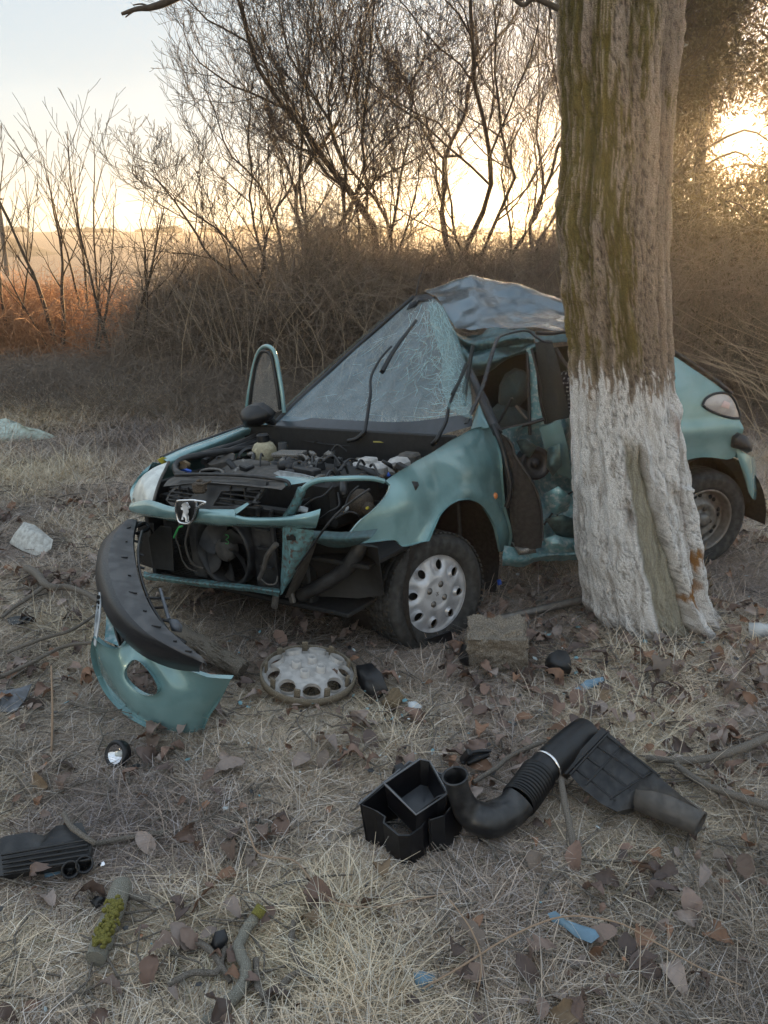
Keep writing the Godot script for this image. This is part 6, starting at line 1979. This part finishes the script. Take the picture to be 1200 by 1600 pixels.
	log_shape("bramble_shoot", "upright reddish dead stem left of the bumper's lower lip", "stem", [v(-1.207,0,-2.579),v(-1.213,.14,-2.653),v(-1.246,.26,-2.769)], .005, .003, m.dry_stem)
	for q in [["grey twig under the curved stick, bent like an elbow", [v(-.539,.02,-1.588),v(-.484,.03,-1.616),v(-.42,.03,-1.62),v(-.417,.02,-1.705)]], ["grey twig lying beside the black lump", [v(-.529,.02,-1.743),v(-.459,.03,-1.691),v(-.416,.03,-1.639),v(-.384,.02,-1.597)]], ["forked grey twig right of the curved stick", [v(-.33,.02,-1.664),v(-.314,.03,-1.579),v(-.288,.03,-1.542),v(-.268,.02,-1.499)]], ["thick grey twig in the pile right of the curved stick", [v(-.243,.03,-1.78),v(-.241,.04,-1.686),v(-.194,.03,-1.616),v(-.111,.02,-1.578)]], ["short grey twig on top of the twig pile", [v(-.254,.03,-1.579),v(-.217,.04,-1.607),v(-.159,.04,-1.588)]], ["dark twig across the middle of the lawn", [v(-.97,.02,-2.062),v(-.808,.03,-2.106),v(-.623,.02,-2.159)]], ["dark thin twig left of the battery tray", [v(-.555,.02,-2.222),v(-.405,.03,-2.18),v(-.312,.02,-2.183)]], ["pale bent twig on the ribbed cover", [v(-.986,.1,-2.131),v(-.936,.11,-2.061),v(-.878,.1,-2.023),v(-.859,.09,-2.019)]], ["brown twig along the left edge under the bumper", [v(-1.619,.03,-3.074),v(-1.518,.04,-3.193),v(-1.433,.04,-3.339),v(-1.294,.05,-3.356)]], ["brown twig below the forked branch", [v(-1.675,.03,-3.298),v(-1.563,.05,-3.381),v(-1.461,.04,-3.496),v(-1.406,.03,-3.688)]], ["twig beneath the battery tray's near corner", [v(.062,.02,-2.062),v(.107,.03,-2.084),v(.149,.03,-2.121)]]]:
		log_shape("twig", q[0], "twig", q[1], .009, .007, m.stick, "twigs on the ground")

func battery_tray() -> void:
	var t := thing("battery_tray", "empty black plastic battery tray tipped in the grass", "battery tray", v(.061,0,-2.171))
	var bowl := func(ring: Array, drop: Vector3, inset: float, called: String) -> void:
		var st := S()
		var c := Vector3.ZERO
		for p in ring: c += p
		c /= ring.size()
		var low := []
		for p in ring: low.append(p + (c - p) * inset + drop)
		var n := ring.size()
		var wall := .006
		for i in n:
			var k := (i + 1) % n
			var a: Vector3 = ring[i]
			var b: Vector3 = ring[k]
			var inn := (c - (a + b) / 2.0).normalized() * wall
			st.set_smooth_group(-1)
			quad(st, a, b, low[k], low[i])
			quad(st, b + inn, a + inn, low[i] + inn, low[k] + inn)
			quad(st, a, a + inn, b + inn, b)
		var tray := obj(called, st, m.black_gloss, t)
		st = S()
		patch(st, low, 0, Vector3.UP, .004)
		obj("floor", st, m.tray_floor, tray)
	var big := rel([v(-.075,.13,-2.141),v(.084,.15,-2.322),v(.227,.15,-2.228),v(.245,.13,-2.191),v(.184,.12,-2.098),v(.14,.11,-2.09),v(.133,.11,-2.107),v(.116,.1,-2.073),v(.076,.1,-2.034),v(.042,.1,-2.034),v(-.004,.1,-2.091),v(0,.11,-2.107),v(-.029,.12,-2.124)], t.position)
	bowl.call(big, v(.01, -.12, .03), .06, "outer_tray")
	var inner := rel([v(0,.17,-2.188),v(.115,.19,-2.286),v(.149,.18,-2.286),v(.196,.17,-2.138),v(.164,.16,-2.133),v(.095,.155,-2.06)], t.position)
	bowl.call(inner, v(.0, -.075, .01), .1, "inner_tray")
	var st := S()
	tube(st, rel([v(-.079,.132,-2.136),v(.084,.15,-2.329),v(.231,.152,-2.228)], t.position), .004, .004, 5)
	tube(st, rel([v(0,.172,-2.185),v(.115,.192,-2.283),v(.148,.182,-2.284),v(.196,.172,-2.136),v(.095,.158,-2.056),v(0,.172,-2.185)], t.position), .0035, .0035, 5)
	obj("rim", st, m.rim_line, t)
	st = S()
	box(st, rel([v(.057,.13,-2.248)], t.position)[0], v(.07, .012, .004), Basis(Vector3.UP, .75), .001)
	obj("label_plate", st, m.grey_plastic, t)
	st = S()
	patch(st, rel([v(.025,.12,-2.309),v(.033,.15,-2.308),v(.058,.16,-2.308),v(.075,.15,-2.294),v(.037,.13,-2.275)], t.position), .01, Vector3.UP, .01)
	obj("tab", st, m.black_gloss, t)

func intake() -> void:
	var t := thing("air_intake_assembly", "black air filter box with ribbed lid, corrugated hose and upturned elbow", "air intake", v(.418,0,-2.263))
	# hose: upturned mouth, elbow, bellows
	var p := smoothed(rel([v(.215,.24,-2.131),v(.231,.17,-2.138),v(.263,.1,-2.143),v(.321,.07,-2.139),v(.393,.07,-2.181),v(.431,.09,-2.211)], t.position), 6)
	var st := S()
	var rad := []
	for k in p.size():
		var f := float(k) / (p.size() - 1)
		rad.append(lerpf(.036, .054, smoothstep(.15, .6, f)) + .004 * exp(-pow(f / .03, 2)))
	tube(st, p, .04, .05, 20, false, rad)
	var ins := []
	for r in rad: ins.append(r - .005)
	tube(st, p.slice(0, 14), .03, .03, 20, false, ins.slice(0, 14))
	patch(st, range(12).map(func(k): return p[13] + along(p[13] - p[12], Vector3.ZERO) * v(cos(TAU * k / 12) * .035, 0, sin(TAU * k / 12) * .035)), 0, Vector3.UP, 0)
	var ring := along(p[0] - p[1], p[0])
	lathe(st, ring, [Vector2(rad[0] - .005, 0), Vector2(rad[0] - .001, .003), Vector2(rad[0] + .002, 0)], 24)
	obj("elbow", st, m.black_hose, t)
	st = S()
	var b := smoothed(rel([v(.426,.09,-2.205),v(.466,.1,-2.256),v(.51,.11,-2.322)], t.position), 24)
	rad = []
	for k in b.size(): rad.append(  .053 + .007 * sin(k * TAU / 4.0))
	tube(st, b, .05, .05, 20, false, rad)
	obj("bellows", st, m.black, t)
	st = S()
	var n := smoothed(rel([v(.504,.11,-2.312),v(.542,.12,-2.35),v(.592,.135,-2.393),v(.656,.15,-2.445),v(.698,.15,-2.483)], t.position), 5)
	tube(st, n, .052, .06, 20)
	obj("neck", st, m.black, t)
	st = S()
	var cl := rel([v(.537,.12,-2.343),v(.549,.122,-2.354)], t.position)
	lathe(st, along(cl[1] - cl[0], cl[0]), [Vector2(.054, 0), Vector2(.0575, .001), Vector2(.0575, .008), Vector2(.054, .009)], 28)
	obj("hose_clamp", st, m.chrome, t)
	# filter box: a tapering body behind a flange
	st = S()
	var rows := [rel([v(.723,.2,-2.43),v(.755,.17,-2.445)], t.position)]
	var top := rel([v(.602,.1,-2.357),v(.739,.21,-2.43),v(.769,.2,-2.393),v(.828,.18,-2.293),v(.885,.16,-2.208),v(.941,.13,-2.154),v(.97,.115,-2.136),v(.96,.06,-2.128),v(.901,.05,-2.158),v(.841,.05,-2.225),v(.798,.055,-2.219),v(.735,.07,-2.181),v(.694,.07,-2.218),v(.647,.08,-2.282)], t.position)
	patch(st, top, .012, Vector3(0, .8, .6), .075, 0, 5, 5)
	var body := obj("filter_box", st, m.black_worn, t)
	st = S()
	var fl := rel([v(.585,.11,-2.336),v(.731,.22,-2.419),v(.744,.215,-2.4),v(.603,.1,-2.329)], t.position)
	patch(st, fl, 0, Vector3(.2, .8, .6), .085)
	obj("flange", st, m.black, t)
	var upn := v(0, .8, .6) * .008
	for seg in [[v(.603,.125,-2.288),v(.749,.21,-2.4)], [v(.643,.12,-2.242),v(.786,.19,-2.356)], [v(.711,.1,-2.198),v(.854,.165,-2.253)], [v(.66,.155,-2.35),v(.779,.125,-2.21)], [v(.702,.18,-2.371),v(.823,.155,-2.228)], [v(.744,.2,-2.393),v(.871,.165,-2.227)], [v(.62,.13,-2.322),v(.726,.1,-2.192)]]:
		st = S()
		var q := rel(seg, t.position)
		tube(st, [q[0] + upn, q[0].lerp(q[1], .5) + upn * 1.5, q[1] + upn], .004, .004, 5)
		obj("rib", st, m.black, body)
	st = S()
	var sn := smoothed(rel([v(.831,.075,-2.269),v(.891,.08,-2.199),v(.946,.075,-2.151),v(.975,.07,-2.124)], t.position), 5)
	tube(st, sn, .06, .038, 18, false)
	tube(st, sn.slice(8), .034, .034, 16, false)
	var sb := along(sn[-1] - sn[-2], sn[-4])
	patch(st, range(12).map(func(k): return sb * v(cos(TAU * k / 12) * .036, 0, sin(TAU * k / 12) * .036)), 0, Vector3.UP, 0)
	lathe(st, along(sn[-1] - sn[-2], sn[-1]), [Vector2(.034, 0), Vector2(.04, .002), Vector2(.041, -.008)], 20)
	obj("snout", st, m.snout, t)
	# bits of a bracket behind the elbow
	var k := thing("broken_bracket", "small broken black bracket lying behind the upturned elbow hose", "bracket", v(.327,.02,-2.494))
	st = S()
	box(st, v(0, .03, 0), v(.09, .02, .03), Basis.from_euler(v(.2, .4, .2)), .005)
	box(st, v(-.04, .04, .01), v(.02, .06, .03), Basis.from_euler(v(.3, .2, -.4)), .005)
	tube(st, smoothed([v(-.05, .02, .02), v(-.02, .05, .0), v(.05, .05, -.01)], 3), .008, .006, 6)
	obj("bracket", st, m.black, k)

# ---------- leaves and grass
func leaf_mesh(sd: int, fold: float) -> ArrayMesh:
	var rr := RandomNumberGenerator.new()
	rr.seed = sd
	var V := PackedVector3Array()
	var I := PackedInt32Array()
	var n := 9
	for i in n + 1:
		var t := float(i) / n
		var w: float = .26 * pow(sin(PI * clampf(t * .97 + .015, 0, 1)), .62) * (1.0 + rr.randfn() * .1)
		var arch := fold * sin(t * PI * 1.1) * .3
		for s in 5:
			var u := s / 2.0 - 1.0
			V.append(v(u * w, arch + fold * .6 * u * u * w + rr.randfn() * .045 * (fold + .2), t - .5))
	for i in n:
		for s in 4:
			var q := i * 5 + s
			I.append_array([q, q + 1, q + 5, q + 1, q + 6, q + 5])
	return array_mesh(V, PackedColorArray(), I, true)

func litter() -> void:
	var kinds := []
	for k in 5: kinds.append(leaf_mesh(90 + k, .25 + .22 * k))
	var browns := [Color(.16, .1, .075), Color(.12, .08, .065), Color(.19, .135, .11), Color(.24, .19, .165), Color(.085, .06, .052), Color(.19, .105, .065)]
	var where := [[], [], [], [], []]
	var tint := [[], [], [], [], []]
	for k in 4600:
		var x := -2.6 + rng.randf() * 5.2
		var z := -1.35 - rng.randf() * 4.2
		var thick: float = smoothstep(-.05, .35, nz.get_noise_2d(x * 22.0 + 90, z * 22.0)) * .8 + (.75 if x > .3 and z < -2.3 and z > -3.9 else 0.0) + .13
		if rng.randf() > thick: continue
		var i := rng.randi() % 5
		var s := .03 + pow(rng.randf(), 1.6) * .075
		where[i].append(Transform3D(Basis.from_euler(v(rng.randfn() * .5, rng.randf() * TAU, rng.randfn() * .6)), v(x, gh(x, z) + .02 + rng.randf() * .025, z)).scaled_local(Vector3.ONE * s))
		var c: Color = browns[rng.randi() % 6]
		var g := .75 + rng.randf() * .6
		tint[i].append(Color(c.r * g, c.g * g, c.b * g))
	var root := thing("leaf_litter", "brown curled dead leaves scattered through the grass", "leaves")
	for i in 5:
		stuff(["leaves", "leaves_001", "leaves_002", "leaves_003", "leaves_004"][i], kinds[i], m.leaf, where[i], tint[i], root)
	# the big ones that catch the eye
	var big := [[v(1.075,.05,-2.006), .12], [v(1.016,.05,-2.041), .1], [v(.832,.04,-1.973), .09], [v(-.004,.03,-1.94), .12], [v(-.044,.02,-1.808), .1], [v(.225,.06,-1.704), .13], [v(.176,.06,-1.647), .12], [v(-.196,.04,-1.77), .09], [v(-.453,.03,-2.051), .1], [v(-.392,.03,-1.992), .09], [v(-1.114,.03,-2.491), .12], [v(-1.173,.04,-2.397), .11], [v(-.849,.04,-2.6), .11], [v(1.176,.05,-3.119), .17], [v(1.122,.04,-2.946), .13], [v(.891,.03,-2.947), .13], [v(.921,.06,-3.425), .12], [v(.452,.03,-2.01), .1], [v(.648,.03,-1.958), .1], [v(-.973,.04,-1.999), .08], [v(-.504,.04,-3.165), .13], [v(-.214,.03,-2.498), .1], [v(-.168,.02,-2.475), .07], [v(.43,.03,-1.511), .12], [v(1.423,.04,-2.955), .12], [v(1.248,.03,-2.697), .12], [v(.788,.03,-2.407), .1]]
	for k in big.size():
		var o := put("fallen_leaf", kinds[k % 5], null)
		var mm: StandardMaterial3D = m["leaf_%d" % (k % 4)]
		o.material_override = mm
		var p: Vector3 = big[k][0]
		o.transform = Transform3D(Basis.from_euler(v(.25 + rng.randfn() * .3, rng.randf() * TAU, rng.randfn() * .4)), v(p.x, gh(p.x, p.z) + p.y, p.z)).scaled_local(Vector3.ONE * big[k][1] * .8)
		tag(o, ["curled dead leaf with an upright tip at the right edge below the filter box's snout", "curled dead leaf folded over just left of the right-edge leaf", "curled dead rounded leaf lying below the filter box's snout", "curled dead leaf lying in front of the battery tray's near corner", "curled dead pale leaf flat in the grass some way below the battery tray", "curled dead leaf standing on edge in the clump left of the blue foil", "curled dead leaf under the standing one in the clump left of the blue foil", "curled dead orange-brown leaf right of the mossy-tipped stick", "curled dead leaf pair's upper one in the open grass right of the ribbed cover", "curled dead leaf pair's lower one in the open grass right of the ribbed cover", "curled dead leaf left of the small round lamp", "curled dead leaf farther left of the small round lamp", "curled dead leaf between the small round lamp and the bumper", "curled dead largest leaf right of the concrete block, below the tree", "curled dead leaf just below the largest one under the tree", "curled dead leaf beside the teal-blue shard", "curled dead upright leaf leaning at the tree's left foot", "curled dead leaf under the filter box near the elbow hose", "curled dead leaf in the grass below the middle of the filter box", "curled dead small rust-brown leaf lying on the black ribbed cover", "curled dead upright leaf between the bumper and the wheel trim", "curled dead pale leaf in the grass below the wheel trim", "curled dead small pale leaf beside the one below the wheel trim", "curled dead leaf at the bottom edge below the blue foil", "curled dead leaf by the right edge under the tree's right foot", "curled dead leaf between the tree's foot and the dry branch", "curled dead leaf close behind the filter box's flange"][k], "leaf", "large fallen leaves on the grass")

func tuft(sd: int, n: int, tall: float, flat: float, spread: float) -> ArrayMesh:
	var rr := RandomNumberGenerator.new()
	rr.seed = sd
	var V := PackedVector3Array()
	var C := PackedColorArray()
	var I := PackedInt32Array()
	for k in n:
		var a := rr.randf() * TAU
		var p := v(rr.randfn() * spread, -.01, rr.randfn() * spread)
		var l := tall * (.5 + rr.randf())
		var out := v(cos(a), 0, sin(a))
		var w := v(-sin(a), 0, cos(a)) * (.0011 + .0011 * rr.randf())
		var lean := flat * (.5 + .8 * rr.randf())
		var g := .55 + pow(rr.randf(), 1.5) * 1.0
		var c := Color(.49 * g, .405 * g, .315 * g)
		var kind := rr.randf()
		if kind < .22: c = Color(.54 * g, .5 * g, .46 * g)
		elif kind < .34: c = Color(.24 * g, .165 * g, .11 * g)
		elif kind < .4: c = Color(.19 * g, .19 * g, .1 * g)
		var bend := out.rotated(Vector3.UP, rr.randfn() * .6)
		for i in 4:
			var t := i / 3.0
			var q := p + out * l * lean * t + bend * l * .35 * t * t + v(0, maxf(l * (1.0 - .78 * lean), l * .12) * t * (1.0 - .6 * t * lean), 0)
			V.append_array([q - w * (1.0 - .8 * t), q + w * (1.0 - .8 * t)])
			C.append_array([c, c])
		var b := V.size() - 8
		for i in 3:
			I.append_array([b + i * 2, b + i * 2 + 1, b + i * 2 + 2, b + i * 2 + 1, b + i * 2 + 3, b + i * 2 + 2])
	return array_mesh(V, C, I)

func grass() -> void:
	var kinds := [tuft(1, 64, .055, .95, .05), tuft(2, 60, .075, .95, .06), tuft(3, 56, .1, 1.0, .06), tuft(4, 70, .045, 1.0, .07), tuft(5, 24, .17, .6, .03)]
	var where := [[], [], [], [], []]
	var tint := [[], [], [], [], []]
	var n := 0
	# where things lie the grass is pressed down
	var pressed := [[v(-.313,0,-3.033), .36], [v(-.294,0,-2.809), .25], [v(.061,0,-2.201), .3], [v(.077,0,-2.044), .22], [v(.344,0,-2.171), .25], [v(.642,0,-2.328), .3], [v(.891,0,-2.171), .28], [v(-1.019,0,-2.031), .3], [v(-.988,0,-1.904), .2], [v(-.751,0,-1.788), .18], [v(-.745,0,-1.663), .15], [v(-.968,0,-2.587), .14], [v(.476,0,-3.237), .22], [v(.751,0,-3.181), .14], [v(-.384,0,-1.683), .2], [v(-.39,0,-1.533), .2], [v(-.915,0,-2.786), .35], [v(-.053,0,-3.048), .2], [v(.179,0,-3.478), .25], [v(.521,0,-1.777), .14], [v(-2.098,0,-4.626), .25], [v(.102,0,-2.9), .15], [v(-1.806,0,-3.981), .25], [v(-1.461,0,-2.973), .22]]
	while n < 42000:
		n += 1
		var z := -1.1 - pow(rng.randf(), 1.5) * 7.6
		var half := 1.0 + absf(z) * .55
		var x := (rng.randf() * 2 - 1) * half
		var patchy := nz.get_noise_2d(x * 14.0, z * 14.0)
		var i := rng.randi() % 4
		if rng.randf() < .035 + .1 * maxf(0, patchy) or (z < -5.6 and rng.randf() < .1): i = 4
		var bare: float = smoothstep(.1, .42, nz.get_noise_2d(x * 20.0 + 90, z * 20.0))
		if rng.randf() < bare * .75: continue
		var s := 1.0 + clampf((-z - 3.0) * .14, 0, .8)
		var low := 1.0
		for q in pressed:
			var e: float = Vector2(x, z).distance_to(Vector2(q[0].x, q[0].z)) / q[1]
			if e < 1.0: low = minf(low, .25 + .5 * e * e)
		if low < .9 and i == 4: i = 3
		where[i].append(Transform3D(Basis(Vector3.UP, rng.randf() * TAU), v(x, gh(x, z), z)).scaled_local(v(s, s * low * (.8 + .5 * rng.randf()), s)))
		var g := .85 + .35 * rng.randf() + patchy * .6 + .5 * nz.get_noise_2d(x * 5.0 + 17, z * 5.0)
		tint[i].append(Color(g, g * (.99 + .05 * patchy), g * (.98 - .12 * patchy)))
	# sunlit dry grass beyond the bank on the left
	for k in 3000:
		var z := -9.4 - rng.randf() * 4.5
		var x := -7.5 + rng.randf() * 6.0
		var i := 4 if rng.randf() < .7 else 2
		where[i].append(Transform3D(Basis(Vector3.UP, rng.randf() * TAU), v(x, gh(x, z), z)).scaled_local(Vector3.ONE * (1.3 + rng.randf() * 1.2)))
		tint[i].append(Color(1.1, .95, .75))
	var root := thing("dry_grass", "matted dry grey-straw grass covering the ground", "grass")
	for i in 5:
		stuff(["blades", "blades_001", "blades_002", "blades_003", "blades_004"][i], kinds[i], m.straw, where[i], tint[i], root)
	root.set_meta("kind", "stuff")
	# small dead twigs strewn through it
	var tw := []
	for k in 2000:
		var x := -2.8 + rng.randf() * 5.6
		var z := -1.3 - rng.randf() * 4.6
		tw.append(Transform3D(Basis.from_euler(v(rng.randfn() * .15, rng.randf() * TAU, rng.randfn() * .15)), v(x, gh(x, z) + .015, z)).scaled_local(Vector3.ONE * (.5 + rng.randf())))
	var g := Limbs.new()
	g.seg_tube(PackedVector3Array([v(-.09, 0, 0), v(-.03, .012, .01), v(.04, .004, -.012), v(.1, .01, .004)]), PackedFloat32Array([.003, .0028, .0024, .0015]), 5)
	g.seg_tube(PackedVector3Array([v(-.02, .01, .008), v(.0, .02, .04), v(.03, .02, .06)]), PackedFloat32Array([.002, .0016, .001]), 4)
	var o := stuff("fallen_twigs", array_mesh(g.V, PackedColorArray(), g.I, true), m.stick, tw, [])
	tag(o, "small broken dead twigs strewn through the grass", "twigs")
	# splinters of glass, paint and plastic thrown about
	var bits := []
	var hue := []
	for k in 420:
		var x := rng.randfn() * 1.0 + .05
		var z := -2.9 + rng.randfn() * .75
		if z > -1.5 or z < -4.6: continue
		bits.append(Transform3D(Basis.from_euler(v(rng.randfn() * .4, rng.randf() * TAU, rng.randfn() * .4)), v(x, gh(x, z) + .03 + .015 * rng.randf(), z)).scaled_local(v(1, 1, .5 + rng.randf()) * (.004 + pow(rng.randf(), 3.0) * .011)))
		var q := rng.randf()
		hue.append(Color(.015, .015, .017) if q < .5 else (Color(.4, .45, .46) if q < .72 else (Color(.14, .28, .32) if q < .96 else Color(.3, .14, .07))))
	var chip := S()
	patch(chip, [v(-1, 0, -.5), v(.1, .1, -.8), v(1, 0, -.1), v(.5, .05, .7), v(-.6, -.05, .6)], .12, Vector3.UP, .12)
	chip.generate_normals()
	var splinters := stuff("crash_splinters", chip.commit(), m.chip, bits, hue)
	tag(splinters, "small splinters of glass, paint and black plastic strewn before the car", "splinters")
